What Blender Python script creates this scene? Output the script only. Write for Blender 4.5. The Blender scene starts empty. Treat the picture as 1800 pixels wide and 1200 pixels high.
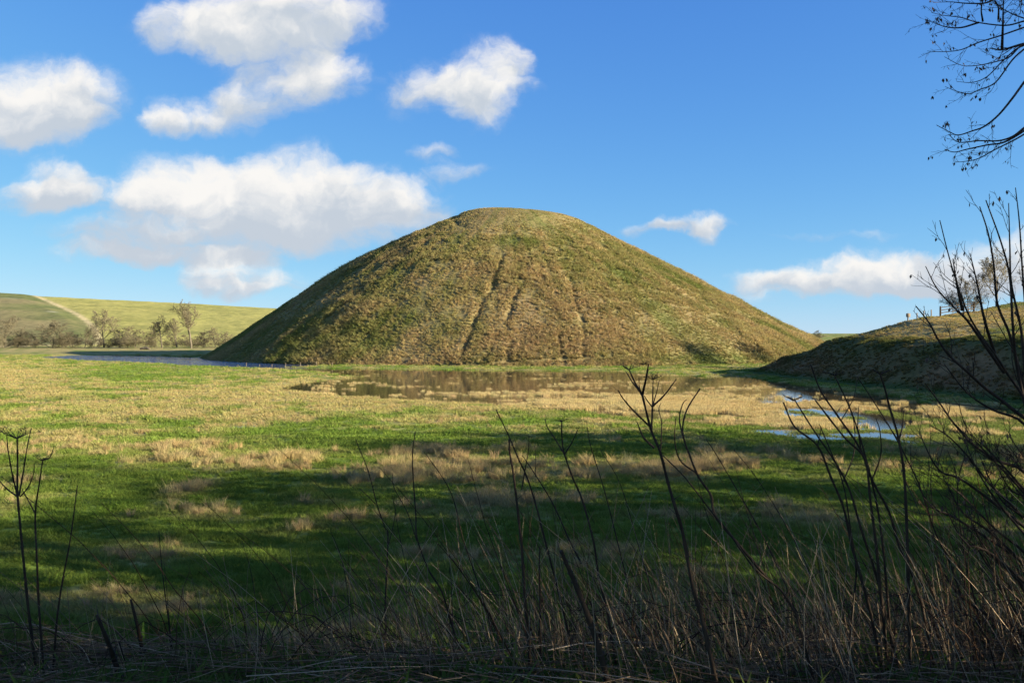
import bpy, math, random
import numpy as np
from mathutils import Vector

sc = bpy.context.scene
COL = sc.collection
R = math.radians

# ------------------------------------------------------------------ camera
F = 1559.0            # focal length in pixels of the 1800 px wide photograph
EYE = 6.0             # eye height above the meadow
HOR = 585.0           # row of the horizon
cam_d = bpy.data.cameras.new('camera')
cam = bpy.data.objects.new('camera', cam_d); COL.objects.link(cam)
cam_d.sensor_width = 36.0
cam_d.lens = 36.0 * F / 1800.0
cam_d.shift_y = (HOR - 600.0) / 1800.0
cam_d.clip_start = 0.05; cam_d.clip_end = 20000
cam.location = (0, 0, EYE); cam.rotation_euler = (R(90), 0, 0)
sc.camera = cam

# ------------------------------------------------------------------ sun, sky, exposure
SUN_TH, SUN_EL = R(72.5), R(16.0)      # angle from straight behind the camera towards the right; elevation
SV = Vector((math.sin(SUN_TH) * math.cos(SUN_EL), -math.cos(SUN_TH) * math.cos(SUN_EL), math.sin(SUN_EL)))
sun_d = bpy.data.lights.new('sun', 'SUN'); sun_d.energy = 5.0; sun_d.angle = R(0.5)
sun_d.color = (1.0, 0.86, 0.64)
sun = bpy.data.objects.new('sun', sun_d); COL.objects.link(sun)
sun.rotation_euler = (-SV).to_track_quat('-Z', 'Y').to_euler()
sun.location = (60, -40, 60)
vs = sc.view_settings
vs.view_transform = 'Standard'; vs.look = 'None'; vs.exposure = 1.75; vs.gamma = 1.0
vs.use_curve_mapping = False
SKY_STRENGTH = 0.062
cyc = sc.cycles
cyc.use_adaptive_sampling = True; cyc.adaptive_threshold = 0.025
cyc.max_bounces = 4; cyc.diffuse_bounces = 2; cyc.glossy_bounces = 2; cyc.transmission_bounces = 2; cyc.transparent_max_bounces = 4
cyc.sample_clamp_indirect = 4.0
CLOUD_WHITE = 4.5     # radiance of a sunlit cloud before SKY_STRENGTH

class NT:
    """small helper to wire shader nodes"""
    def __init__(s, tree): s.t = tree
    def n(s, kind, **kw):
        nd = s.t.nodes.new(kind)
        for k, v in kw.items(): setattr(nd, k, v)
        return nd
    def put(s, sock, v):
        if hasattr(v, 'is_output'): s.t.links.new(v, sock)
        else: sock.default_value = v
    def m(s, op, a, b=None, c=None, clamp=False):
        nd = s.n('ShaderNodeMath', operation=op, use_clamp=clamp)
        for i, v in enumerate((a, b, c)):
            if v is not None: s.put(nd.inputs[i], v)
        return nd.outputs[0]
    def v(s, op, a, b=None, c=None):
        nd = s.n('ShaderNodeVectorMath', operation=op)
        for i, x in enumerate((a, b, c)):
            if x is not None: s.put(nd.inputs[i], x)
        return nd.outputs['Value'] if op in ('LENGTH', 'DOT_PRODUCT') else nd.outputs[0]
    def sep(s, a):
        nd = s.n('ShaderNodeSeparateXYZ'); s.put(nd.inputs[0], a); return nd.outputs
    def comb(s, a, b, c):
        nd = s.n('ShaderNodeCombineXYZ')
        for i, x in enumerate((a, b, c)): s.put(nd.inputs[i], x)
        return nd.outputs[0]
    def noise(s, vec, scale, detail=4.0, rough=0.5, out=0, dist=0.0):
        nd = s.n('ShaderNodeTexNoise')
        if vec is not None: s.put(nd.inputs['Vector'], vec)
        nd.inputs['Scale'].default_value = scale; nd.inputs['Detail'].default_value = detail
        nd.inputs['Roughness'].default_value = rough; nd.inputs['Distortion'].default_value = dist
        return nd.outputs[out]
    def rng(s, v, a, b, c=0.0, d=1.0, smooth=True):
        nd = s.n('ShaderNodeMapRange', interpolation_type='SMOOTHSTEP' if smooth else 'LINEAR')
        s.put(nd.inputs[0], v)
        for i, x in enumerate((a, b, c, d)): s.put(nd.inputs[i + 1], x)
        return nd.outputs[0]
    def mix(s, f, a, b, mode='MIX'):
        nd = s.n('ShaderNodeMix', data_type='RGBA', blend_type=mode)
        s.put(nd.inputs[0], f); s.put(nd.inputs[6], a); s.put(nd.inputs[7], b)
        return nd.outputs[2]

w = bpy.data.worlds.new('World'); sc.world = w; w.use_nodes = True
w.cycles.sampling_method = 'MANUAL'; w.cycles.sample_map_resolution = 512
w.node_tree.nodes.clear(); W = NT(w.node_tree)
sky = W.n('ShaderNodeTexSky', sky_type='NISHITA', sun_disc=False)
sky.sun_elevation = SUN_EL
sky.sun_rotation = math.pi - SUN_TH          # clockwise from +Y
sky.altitude = 150; sky.air_density = 0.6; sky.dust_density = 0.0; sky.ozone_density = 2.6
geo = W.n('ShaderNodeTexCoord')
dirv = W.v('NORMALIZE', geo.outputs['Generated'])
dx, dy, dz = W.sep(dirv)
# forward directions as tangents (1000 px of the photograph = 1)
ysafe = W.m('MAXIMUM', dy, 0.08)
fwd = W.rng(dy, 0.2, 0.45)
pu = W.m('MULTIPLY', W.m('DIVIDE', dx, ysafe), F / 1000)
pv = W.m('MULTIPLY', W.m('DIVIDE', dz, ysafe), F / 1000)
pv0 = W.comb(pu, pv, 0.0)
nz = W.n('ShaderNodeTexNoise'); W.put(nz.inputs['Vector'], pv0)
nz.inputs['Scale'].default_value = 9.0; nz.inputs['Detail'].default_value = 5.0; nz.inputs['Roughness'].default_value = 0.55
warp = W.v('MULTIPLY', W.v('SUBTRACT', nz.outputs['Color'], (0.5, 0.5, 0.5)), (0.125, 0.085, 0.0))
pp = W.v('ADD', pv0, warp)
CL = [  # cx, cy, rx, ry, weight  (pixels of the photograph)
 (300,52,75,40,.8),(375,45,105,52,1.1),(470,30,120,66,1.1),(570,25,95,52,1.0),(625,40,48,30,.6),(480,92,110,45,.9),
 (575,135,80,40,1.1),(490,160,95,42,1.1),(405,192,64,42,1.0),(300,196,52,36,1.0),(272,208,40,24,.7),(350,215,60,22,.5),
 (50,172,120,66,1.2),(140,160,80,52,1.1),(20,215,110,52,1.0),(90,215,90,40,.8),
 (848,132,72,60,1.1),(893,105,40,34,.8),(735,142,52,36,.9),(850,178,58,42,.9),(795,158,60,38,.7),(918,162,36,14,.5),(715,180,46,26,.5),
 (762,264,42,17,.9),(802,302,60,20,.85),
 (85,322,56,42,1.1),(60,350,84,30,1.1),(135,330,52,34,.9),
 (300,318,84,50,1.2),(390,325,110,56,1.1),(520,315,110,54,1.2),(630,335,100,50,1.1),(712,358,80,42,1.0),(450,370,230,44,1.1),
 (235,352,100,34,.8),(600,398,170,40,1.0),(430,422,220,36,1.0),(210,418,130,30,.9),(180,452,120,18,.75),(310,450,140,18,.6),
 (415,478,84,40,1.15),(350,478,60,20,.45),(450,510,40,18,.4),
 (1225,396,60,16,1.1),(1135,400,44,14,.9),(1236,414,34,22,1.0),
 (1545,470,80,38,1.1),(1465,485,90,30,.9),(1325,500,46,20,.8),(1400,500,80,20,.8),(1630,480,110,34,1.0),(1750,462,120,44,1.1),
 (1560,505,200,22,.9),(1700,500,160,26,.9),(1880,450,140,60,1.0),(1470,412,110,10,.55),(1330,525,90,10,.5),(400,505,120,14,.5),(520,490,60,20,.5),
]
BRIGHT = {(300,318): .45, (390,325): .25, (520,315): .3, (300,196): .35, (848,132): .3, (850,178): .3, (1545,470): .4, (50,172): .15, (415,478): .3, (430,422): -.7, (210,418): -.45, (310,450): -.5, (600,398): -.25, (450,370): -.15, (490,160): -.25, (20,215): -.3, (90,215): -.3, (1630,480): -.3, (1700,500): -.4, (60,350): -.3, (235,352): -.2, (1560,505): -.25, (470,30): -.1, (480,92): -.15}
acc = None
for cx, cy, rx, ry, wt in CL:
    c = ((cx - 900) / 1000, (HOR - cy) / 1000); kx, ky = 1000 / rx / 1.36, 1000 / ry / 1.36
    q = W.v('MULTIPLY_ADD', pp, (kx, ky, 0), (-c[0] * kx, -c[1] * ky, 0))
    g = W.m('MAXIMUM', W.m('MULTIPLY_ADD', W.v('DOT_PRODUCT', q, q), -wt, wt), 0.0)
    vv = W.v('MULTIPLY_ADD', q, (0, 1, 0), (1, BRIGHT.get((cx, cy), 0), 0))
    g3 = W.comb(g, g, 0.0)      # an explicit vector keeps the shader stack short
    acc = W.v('MULTIPLY', vv, g3) if acc is None else W.v('MULTIPLY_ADD', vv, g3, acc)
acc = W.v('MULTIPLY', acc, fwd)
Dn, Sn, _z = W.sep(acc)
tv = W.m('DIVIDE', Sn, W.m('MAXIMUM', Dn, 0.05))
nA = W.noise(W.v('MULTIPLY', pp, (1, 1.35, 1)), 13.0, 9.0, 0.66)
nB = W.noise(W.v('ADD', pp, (0.018, 0.022, 3.0)), 16.0, 6.0, 0.55)
nB0 = W.noise(W.v('ADD', pp, (0.0, 0.0, 3.0)), 16.0, 6.0, 0.55)
nC = W.noise(W.v('ADD', pp, (0, 0, 7.0)), 6.0, 4.0, 0.5)
dens = W.m('ADD', Dn, W.m('MULTIPLY', W.m('SUBTRACT', nA, 0.5), 2.6))
alpha = W.m('MULTIPLY', W.rng(dens, 0.02, 1.85), W.rng(Dn, 0.0, 0.9))
lit = W.m('ADD', W.m('MULTIPLY', tv, 1.15), W.m('MULTIPLY', W.m('SUBTRACT', nB0, nB), 1.5))
lit = W.m('ADD', lit, W.m('MULTIPLY', W.m('SUBTRACT', nC, 0.5), 1.5))
litf = W.rng(lit, -0.55, 0.60)
ccol = W.mix(litf, (0.60 * CLOUD_WHITE, 0.67 * CLOUD_WHITE, 0.76 * CLOUD_WHITE, 1), (CLOUD_WHITE * 1.02, CLOUD_WHITE, CLOUD_WHITE * .97, 1))
# the rest of the sky: the same scattered cumulus, by direction
upz = W.m('MAXIMUM', dz, 0.06)
pl = W.comb(W.m('DIVIDE', dx, upz), W.m('DIVIDE', dy, upz), 0.0)
g1 = W.noise(pl, 0.42, 8.0, 0.55)
ga = W.m('MULTIPLY', W.rng(g1, 0.54, 0.66), W.rng(dz, 0.03, 0.16))
inview = W.m('MULTIPLY', W.rng(W.m('ABSOLUTE', pu), 0.95, 1.25, 1.0, 0.0), W.rng(pv, 0.60, 0.85, 1.0, 0.0))
inview = W.m('MULTIPLY', inview, fwd)
ga = W.m('MULTIPLY', ga, W.m('SUBTRACT', 1.0, inview))
alpha = W.m('MAXIMUM', alpha, W.m('MULTIPLY', ga, 0.9))
# a film-like shoulder per channel keeps the band above the horizon from burning out
K = SKY_STRENGTH * 2 ** vs.exposure
skyg = W.v('DIVIDE', W.v('MULTIPLY', sky.outputs[0], (2.35 / K, 1.33 / K, 1.12 / K)), W.v('ADD', sky.outputs[0], (3.58 / K, 1.0 / K, .28 / K)))
skyc = W.mix(alpha, skyg, ccol)
bg = W.n('ShaderNodeBackground'); W.put(bg.inputs[0], skyc); bg.inputs[1].default_value = SKY_STRENGTH
out = W.n('ShaderNodeOutputWorld'); W.t.links.new(bg.outputs[0], out.inputs[0])

# ------------------------------------------------------------------ helpers
rs = np.random.RandomState(7)
def lattice(seed):
    return np.random.RandomState(seed).rand(256, 256)
LAT = [lattice(s) for s in range(8)]
def vnoise(x, y, k=0):
    L = LAT[k % 8]
    xi = np.floor(x).astype(int); yi = np.floor(y).astype(int)
    fx = x - xi; fy = y - yi
    fx = fx * fx * (3 - 2 * fx); fy = fy * fy * (3 - 2 * fy)
    a = L[xi % 256, yi % 256]; b = L[(xi + 1) % 256, yi % 256]
    c = L[xi % 256, (yi + 1) % 256]; d = L[(xi + 1) % 256, (yi + 1) % 256]
    return (a * (1 - fx) + b * fx) * (1 - fy) + (c * (1 - fx) + d * fx) * fy
def fbm(x, y, f=1.0, o=4, k=0):
    s = 0; a = 0.5; t = 0
    for i in range(o):
        s = s + a * vnoise(x * f + 17.3 * i, y * f - 9.1 * i, k + i); t += a; a *= 0.5; f *= 2.03
    return s / t
def sstep(a, b, x):
    t = np.clip((x - a) / (b - a), 0, 1); return t * t * (3 - 2 * t)
def poly_sd(px, py, poly):
    """signed distance, negative inside"""
    d = np.full(px.shape, 1e9); ins = np.zeros(px.shape, bool)
    n = len(poly)
    for i in range(n):
        ax, ay = poly[i]; bx, by = poly[(i + 1) % n]
        ex, ey = bx - ax, by - ay
        t = np.clip(((px - ax) * ex + (py - ay) * ey) / (ex * ex + ey * ey + 1e-9), 0, 1)
        d = np.minimum(d, (px - ax - t * ex) ** 2 + (py - ay - t * ey) ** 2)
        cr = (ay > py) != (by > py)
        xx = ax + (py - ay) * ex / (ey if abs(ey) > 1e-9 else 1e-9)
        ins ^= cr & (px < xx)
    d = np.sqrt(d); return np.where(ins, -d, d)
def gpt(u, v, z=0.0):
    """measured pixel on level ground of height z -> world x, y"""
    y = F * (EYE - z) / (v - HOR); return ((u - 900) / F * y, y)
def P(u, v, d):
    return np.array(((u - 900) / F * d, d, EYE + (HOR - v) / F * d))
def uv_of(X, Y):
    Y = np.maximum(Y, 1.0); return 900 + F * X / Y, HOR + F * EYE / Y

def link(name, me, m=None, parent=None):
    o = bpy.data.objects.new(name, me); COL.objects.link(o)
    if m is not None and me is not None and len(me.materials) == 0: me.materials.append(m)
    if parent is not None: o.parent = parent
    return o
def np_mesh(name, V, Fc, smooth=True):
    """V (n,3), Fc (m,3) or (m,4)"""
    me = bpy.data.meshes.new(name); V = np.asarray(V, np.float32); Fc = np.asarray(Fc, np.int32)
    k = Fc.shape[1]
    me.vertices.add(len(V)); me.vertices.foreach_set('co', V.ravel())
    me.loops.add(Fc.size); me.loops.foreach_set('vertex_index', Fc.ravel())
    me.polygons.add(len(Fc)); me.polygons.foreach_set('loop_start', np.arange(0, Fc.size, k, dtype=np.int32))
    if smooth: me.polygons.foreach_set('use_smooth', np.ones(len(Fc), bool))
    me.update(calc_edges=True); return me
def vcol(me, name, C):
    a = me.attributes.new(name, 'FLOAT_COLOR', 'POINT')
    C = np.concatenate([C, np.ones((len(C), 1))], 1).astype(np.float32); a.data.foreach_set('color', C.ravel())
def grid_faces(nr, nc, wrap=False):
    i, j = np.meshgrid(np.arange(nr - 1), np.arange(nc if wrap else nc - 1), indexing='ij')
    j2 = (j + 1) % nc
    return np.stack([i * nc + j, i * nc + j2, (i + 1) * nc + j2, (i + 1) * nc + j], -1).reshape(-1, 4)
def tag(o, label=None, cat=None, group=None, kind=None):
    if label: o['label'] = label
    if cat: o['category'] = cat
    if group: o['group'] = group
    if kind: o['kind'] = kind
    return o
def thing(name, loc, label, cat, group=None):
    o = bpy.data.objects.new(name, None); COL.objects.link(o); o.location = loc; o.empty_display_size = 0.3
    return tag(o, label, cat, group)

class MB:
    """collects tubes and polygons into one mesh"""
    def __init__(s): s.V = []; s.T = []; s.n = 0
    def add(s, V, T):
        s.V.append(np.asarray(V, float)); s.T.append(np.asarray(T, int) + s.n); s.n += len(V)
    def tube(s, pts, rad, sides=5, cap=True):
        pts = np.asarray(pts, float); m = len(pts)
        rad = np.asarray(rad, float) if np.ndim(rad) else np.full(m, rad)
        d = np.gradient(pts, axis=0); d /= np.linalg.norm(d, axis=1)[:, None] + 1e-9
        ref = np.array((0.31, 0.95, 0.07)) if abs(d[0] @ np.array((0.31, 0.95, 0.07))) < 0.9 else np.array((1.0, 0, 0))
        a = np.cross(d, ref); a /= np.linalg.norm(a, axis=1)[:, None] + 1e-9
        b = np.cross(d, a)
        th = np.linspace(0, 2 * math.pi, sides, endpoint=False)
        ring = pts[:, None, :] + rad[:, None, None] * (np.cos(th)[None, :, None] * a[:, None, :] + np.sin(th)[None, :, None] * b[:, None, :])
        q = grid_faces(m, sides, True)
        T = np.concatenate([q[:, [0, 1, 2]], q[:, [0, 2, 3]]])
        V = ring.reshape(-1, 3)
        if cap:
            T = np.concatenate([T, [[(m - 1) * sides, (m - 1) * sides + i, (m - 1) * sides + i + 1] for i in range(1, sides - 1)]])
        s.add(V, T)
    def build(s, name, m, parent=None, smooth=True, origin=None):
        V = np.concatenate(s.V); T = np.concatenate(s.T)
        if origin is not None: V = V - np.asarray(origin)[None, :]
        return link(name, np_mesh(name, V, T, smooth), m, parent)
def spline(pts, n=6):
    """Catmull-Rom through the points"""
    p = np.asarray(pts, float)
    p = np.concatenate([[2 * p[0] - p[1]], p, [2 * p[-1] - p[-2]]])
    o = []
    for i in range(1, len(p) - 2):
        for t in np.arange(n) / n:
            o.append(0.5 * (2 * p[i] + (p[i + 1] - p[i - 1]) * t + (2 * p[i - 1] - 5 * p[i] + 4 * p[i + 1] - p[i + 2]) * t * t
                            + (3 * p[i] - p[i - 1] - 3 * p[i + 1] + p[i + 2]) * t ** 3))
    o.append(p[-2]); return np.array(o)

# ------------------------------------------------------------------ materials
def new_mat(name):
    m = bpy.data.materials.new(name); m.use_nodes = True; m.node_tree.nodes.clear(); return m, NT(m.node_tree)
def finish(N, shader, bump=None):
    o = N.n('ShaderNodeOutputMaterial'); N.t.links.new(shader, o.inputs['Surface'])
def principled(N, col, rough=0.8, normal=None, spec=0.3):
    b = N.n('ShaderNodeBsdfPrincipled'); N.put(b.inputs['Base Color'], col); N.put(b.inputs['Roughness'], rough)
    b.inputs['Specular IOR Level'].default_value = spec
    if normal is not None: N.put(b.inputs['Normal'], normal)
    return b.outputs[0]
def bump(N, h, strength, dist):
    b = N.n('ShaderNodeBump'); b.inputs['Strength'].default_value = strength; b.inputs['Distance'].default_value = dist
    N.put(b.inputs['Height'], h); return b.outputs[0]

def mat_bark(name, c1, c2, scale=18.0):
    m, N = new_mat(name); tc = N.n('ShaderNodeTexCoord').outputs['Object']
    n1 = N.noise(N.v('MULTIPLY', tc, (1, 1, .3)), scale, 5, .6)
    n2 = N.noise(tc, scale * .22, 3, .5)
    col = N.mix(N.rng(N.m('ADD', N.m('MULTIPLY', n1, .6), N.m('MULTIPLY', n2, .4)), .35, .65), (*c1, 1), (*c2, 1))
    finish(N, principled(N, col, .85, bump(N, n1, .5, .01))); return m
M_STEM = mat_bark('dead_stem', (.022, .014, .007), (.058, .037, .019), 40)
M_TWIG = mat_bark('twig_bark', (.022, .014, .008), (.055, .037, .021), 60)
M_BARK = mat_bark('tree_bark', (.060, .050, .038), (.15, .13, .095), 6)
M_PALE = mat_bark('pale_bark', (.09, .077, .056), (.18, .155, .115), 6)
M_HAZEL = mat_bark('twig_grey', (.10, .088, .052), (.185, .16, .095), 3)
M_WOOD = mat_bark('weathered_wood', (.11, .085, .055), (.22, .175, .12), 12)
M_LITTER = mat_bark('dead_litter', (.085, .062, .042), (.26, .205, .14), 9)
def mat_leafy(name, use_inst=True, trans=.3, base=(.1, .12, .03)):
    m, N = new_mat(name)
    a = N.n('ShaderNodeAttribute', attribute_name='tint', attribute_type='INSTANCER' if use_inst else 'GEOMETRY')
    tc = N.n('ShaderNodeTexCoord').outputs['Object']
    nz_ = N.noise(tc, 7.0, 2, .5)
    col = N.mix(1.0, a.outputs['Color'], N.mix(nz_, (.72, .74, .7, 1), (1.28, 1.24, 1.2, 1)), 'MULTIPLY')
    d = N.n('ShaderNodeBsdfDiffuse'); N.put(d.inputs[0], col)
    t = N.n('ShaderNodeBsdfTranslucent'); N.put(t.inputs[0], col)
    mx = N.n('ShaderNodeMixShader'); mx.inputs[0].default_value = trans
    N.t.links.new(d.outputs[0], mx.inputs[1]); N.t.links.new(t.outputs[0], mx.inputs[2])
    finish(N, mx.outputs[0]); return m
M_BLADE = mat_leafy('grass_blade')
M_STALK = mat_leafy('dry_stalk', False, .15)
def mat_leaf(name, c1, c2):
    m, N = new_mat(name); tc = N.n('ShaderNodeTexCoord').outputs['Object']
    col = N.mix(N.rng(N.noise(tc, 3.0, 4, .6), .35, .65), (*c1, 1), (*c2, 1))
    finish(N, principled(N, col, .6)); return m
M_IVY = mat_leaf('ivy_leaf', (.02, .04, .012), (.05, .085, .022))
M_DEADLEAF = mat_leaf('dead_leaf', (.06, .035, .018), (.14, .085, .045))
def mat_ground(name, scale=1.0, bstr=.6):
    m, N = new_mat(name); tc = N.n('ShaderNodeTexCoord').outputs['Object']
    a = N.n('ShaderNodeAttribute', attribute_name='col')
    n1 = N.noise(tc, 2.2 * scale, 6, .65); n2 = N.noise(tc, .35 * scale, 4, .6)
    f = N.m('ADD', N.m('MULTIPLY', n1, .65), N.m('MULTIPLY', n2, .35))
    col = N.mix(1.0, a.outputs['Color'], N.mix(N.rng(f, .3, .7), (.55, .6, .55, 1), (1.35, 1.3, 1.25, 1)), 'MULTIPLY')
    finish(N, principled(N, col, .95, bump(N, n1, bstr, .15 / scale), .1)); return m
M_GROUND = mat_ground('meadow_turf', 1.6)
M_MOUND = mat_ground('mound_turf', .8, .9)
M_FIELD = mat_ground('field_turf', .12, .25)
def mat_water():
    m, N = new_mat('pond_water'); tc = N.n('ShaderNodeTexCoord').outputs['Object']
    x, y, z = N.sep(tc)
    rip = N.noise(N.v('MULTIPLY', tc, (1.0, 1.5, 1)), 1.3, 4, .65)
    big = N.noise(tc, .06, 3, .5)
    # open water to the left of the mound is ruffled by the wind, the sheltered pool is nearly still
    windy = N.rng(N.m('ADD', x, N.m('MULTIPLY', big, 10)), -24, -46)
    amp = N.m('ADD', N.m('MULTIPLY', windy, 1.0), .008)
    b = N.n('ShaderNodeBump'); b.inputs['Distance'].default_value = .6
    N.put(b.inputs['Height'], rip); N.put(b.inputs['Strength'], amp)
    p = N.n('ShaderNodeBsdfPrincipled'); N.put(p.inputs['Base Color'], N.mix(windy, (.060, .045, .022, 1), (.014, .036, .095, 1)))  # blue of the reflected sky is put into the ruffled water's base colour
    N.put(p.inputs['Roughness'], N.m('ADD', N.m('MULTIPLY', windy, .08), .035)); p.inputs['IOR'].default_value = 1.33
    N.put(p.inputs['Normal'], b.outputs[0])
    finish(N, p.outputs[0]); return m
M_WATER = mat_water()

# ------------------------------------------------------------------ ground
SHORE = [gpt(u, v) for u, v in [
 (60,628),(130,624.5),(200,625),(270,626),(345,628.5),(420,627.5),(520,628),(600,630),(640,640),
 (500,645.5),(600,648),(700,649.3),(850,650.5),(1000,651.5),(1100,653),(1180,658),(1240,662),(1290,661),
 (1350,667),(1420,677),(1500,688),(1580,698),(1660,708),(1760,714),(1840,722),(1900,735),(1880,770),(1800,788),
 (1700,790),(1600,784),(1500,776),(1400,768),(1310,761),(1230,748),(1160,739),(1080,731),(1000,724),(900,714),(800,708),
 (700,702),(600,697),(520,690),(478,684),(500,676),(560,669),(612,664),(612,661),(560,655),(500,649.5),(420,646),(340,643),(250,638),(140,634)]]
BANK = [(33,131),(35.2,117),(37.5,100),(41.5,72),(47,45),(420,45),(420,240),(110,205),(84,184),(66,165),(53,151),(41,139.5)]
PROF_Y = [-400,-3,3.0,4.6,5.6,7,9,11.5,14,16.5]
PROF_Z = [5.0,4.55,4.50,4.22,3.82,3.0,1.9,.85,.25,.0]
PUDDLE = [gpt(u, v) for u, v in [(375,749),(420,746),(470,748),(500,751),(470,754),(410,753.5)]]
def ground_h(X, Y):
    z = 0.16 + (fbm(X, Y, .11, 3, 1) - .5) * .22 + (fbm(X, Y, .9, 3, 2) - .5) * .12
    sd = np.full(X.shape, 99.0)
    reg = (Y > 38) & (Y < 270) & (np.abs(X) < 170)
    sd[reg] = poly_sd(X[reg], Y[reg], SHORE)
    edge = sd + (fbm(X, Y, .35, 4, 3) - .5) * 4.2
    sd2 = np.full(X.shape, 99.0); r2_ = (Y > 50) & (Y < 64) & (X < -10) & (X > -26); sd2[r2_] = poly_sd(X[r2_], Y[r2_], PUDDLE) + (fbm(X[r2_], Y[r2_], .8, 3, 3) - .5) * 1.6
    edge = np.minimum(edge, sd2 * .6)
    lim = np.where(edge > 0, edge * .05 + .004, np.maximum(edge * .07, -.7))
    z = np.minimum(z, lim)
    yb = Y + (fbm(X, Y * 0, .23, 3, 4) - .5) * 1.4 - .0 * X
    zb = np.interp(yb, PROF_Y, PROF_Z)
    z = np.maximum(z, 0) * (zb <= 0.02) + z * 0 + np.where(zb > .02, zb + (fbm(X, Y, .8, 3, 5) - .5) * .22 * np.clip(zb, 0, 1) + .14, np.minimum(z, 0))
    return z, sd
STRAW = [(60,662,95,30,1.1),(250,716,330,30,.75),(700,700,330,22,.85),(930,716,260,16,.6),(540,690,190,24,.8),(100,772,230,28,.7),
 (300,757,260,11,-.6),(660,778,420,17,-.9),(240,655,130,22,-.7),(1150,770,260,16,-.2),(315,808,185,22,1.25),(790,806,90,24,1.1),(860,828,110,26,1.0),(710,826,60,30,1.0),
 (850,864,70,24,.9),(1010,830,110,24,.9),(1040,866,120,22,.8),(1180,830,110,18,.6),(1320,800,260,24,.5),(1640,803,95,13,1.2),(210,880,180,22,.5),(620,930,120,30,.35),
 (480,970,110,26,.3),(1300,735,150,20,.2),(1400,900,160,20,.3),(1650,880,160,22,-.3),(330,890,100,16,.35),(500,870,120,15,.3),
 (150,616,300,6,1.2),(200,1075,170,20,.5),(380,1060,90,20,.35),(560,1040,120,24,.5)]
def straw_w(X, Y):
    u, v = uv_of(X, Y); s = np.zeros(X.shape)
    u = u + (fbm(X, Y, .5, 3, 6) - .5) * 60
    v = v + (fbm(X, Y, .4, 3, 2) - .5) * 16
    for cx, cy, rx, ry, k in STRAW:
        q = ((u - cx) / rx) ** 2 + ((v - cy) / ry) ** 2
        s = s + k * np.exp(-q * 1.1)
    n = fbm(X, Y, .42, 5, 4)
    return np.clip(s * .72 + (n - .5) * 2.9 + .10 + np.interp(v, [640, 745, 775], [.22, .18, -.02]), 0, 1.2)
def lerp(a, b, t): return a[None, :] * (1 - t[:, None]) + b[None, :] * t[:, None]
GREEN = np.array((.072, .125, .020)); GREEN2 = np.array((.155, .210, .042)); STRAWC = np.array((.42, .345, .155)); MUD = np.array((.075, .055, .035))
BRAMBLE = np.array((.085, .062, .038))

nA_ = np.concatenate([np.arange(-180, -42, 2.0), np.arange(-42, 42.01, .2), np.arange(44, 180, 2.0)])
rr = np.concatenate([[.3, .8, 1.3], 1.8 * np.exp(np.arange(0, math.log(300 / 1.8), .0115)), 300 * np.exp(np.linspace(.05, math.log(9000 / 300), 40))])
A_, R_ = np.meshgrid(np.radians(nA_), rr); A_ = A_.ravel(); R_ = R_.ravel()
GX, GY = R_ * np.sin(A_), R_ * np.cos(A_)
GZ, GSD = ground_h(GX, GY)
far = R_ > 320; GZ[far] = np.maximum(GZ[far], .05)
sw = straw_w(GX, GY)
gcol = lerp(GREEN, GREEN2, np.clip(fbm(GX, GY, .05, 4, 5) * 2 - .5, 0, 1))
gcol = gcol * (1 - np.clip(sw, 0, 1)[:, None] * .8) + STRAWC[None] * np.clip(sw, 0, 1)[:, None] * .8 * .8
wet = sstep(.02, -.25, GZ)[:, None] * (GSD < 20)[:, None]; gcol = gcol * (1 - wet) + MUD[None] * wet * .8
onb = sstep(.3, 1.2, GZ)[:, None] * (GY < 20)[:, None]; gcol = gcol * (1 - onb) + BRAMBLE[None] * onb
me = np_mesh('ground', np.stack([GX, GY, GZ], 1), grid_faces(len(rr), len(nA_), True)); vcol(me, 'col', gcol)
ground = tag(link('ground', me, M_GROUND), 'green and straw coloured flood meadow with a bank in the foreground', kind='structure')
def gz(x, y):
    z, _ = ground_h(np.atleast_1d(np.asarray(x, float)), np.atleast_1d(np.asarray(y, float))); return z

# water
wx = np.arange(-165, 110, 2.5); wy = np.arange(38, 262, 2.5); WX, WY = np.meshgrid(wx, wy); wsd = poly_sd(WX.ravel(), WY.ravel(), SHORE)
fc = grid_faces(len(wy), len(wx)); wsd = np.minimum(wsd, poly_sd(WX.ravel(), WY.ravel(), PUDDLE)); fc = fc[(wsd[fc] < 6).any(1)]
use = np.unique(fc); rem = -np.ones(len(wsd), int); rem[use] = np.arange(len(use))
water = tag(link('water', np_mesh('water', np.stack([WX.ravel(), WY.ravel(), 0 * wsd], 1)[use], rem[fc]), M_WATER),
            'flood water pool lying along the foot of the mound', kind='structure')

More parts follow.
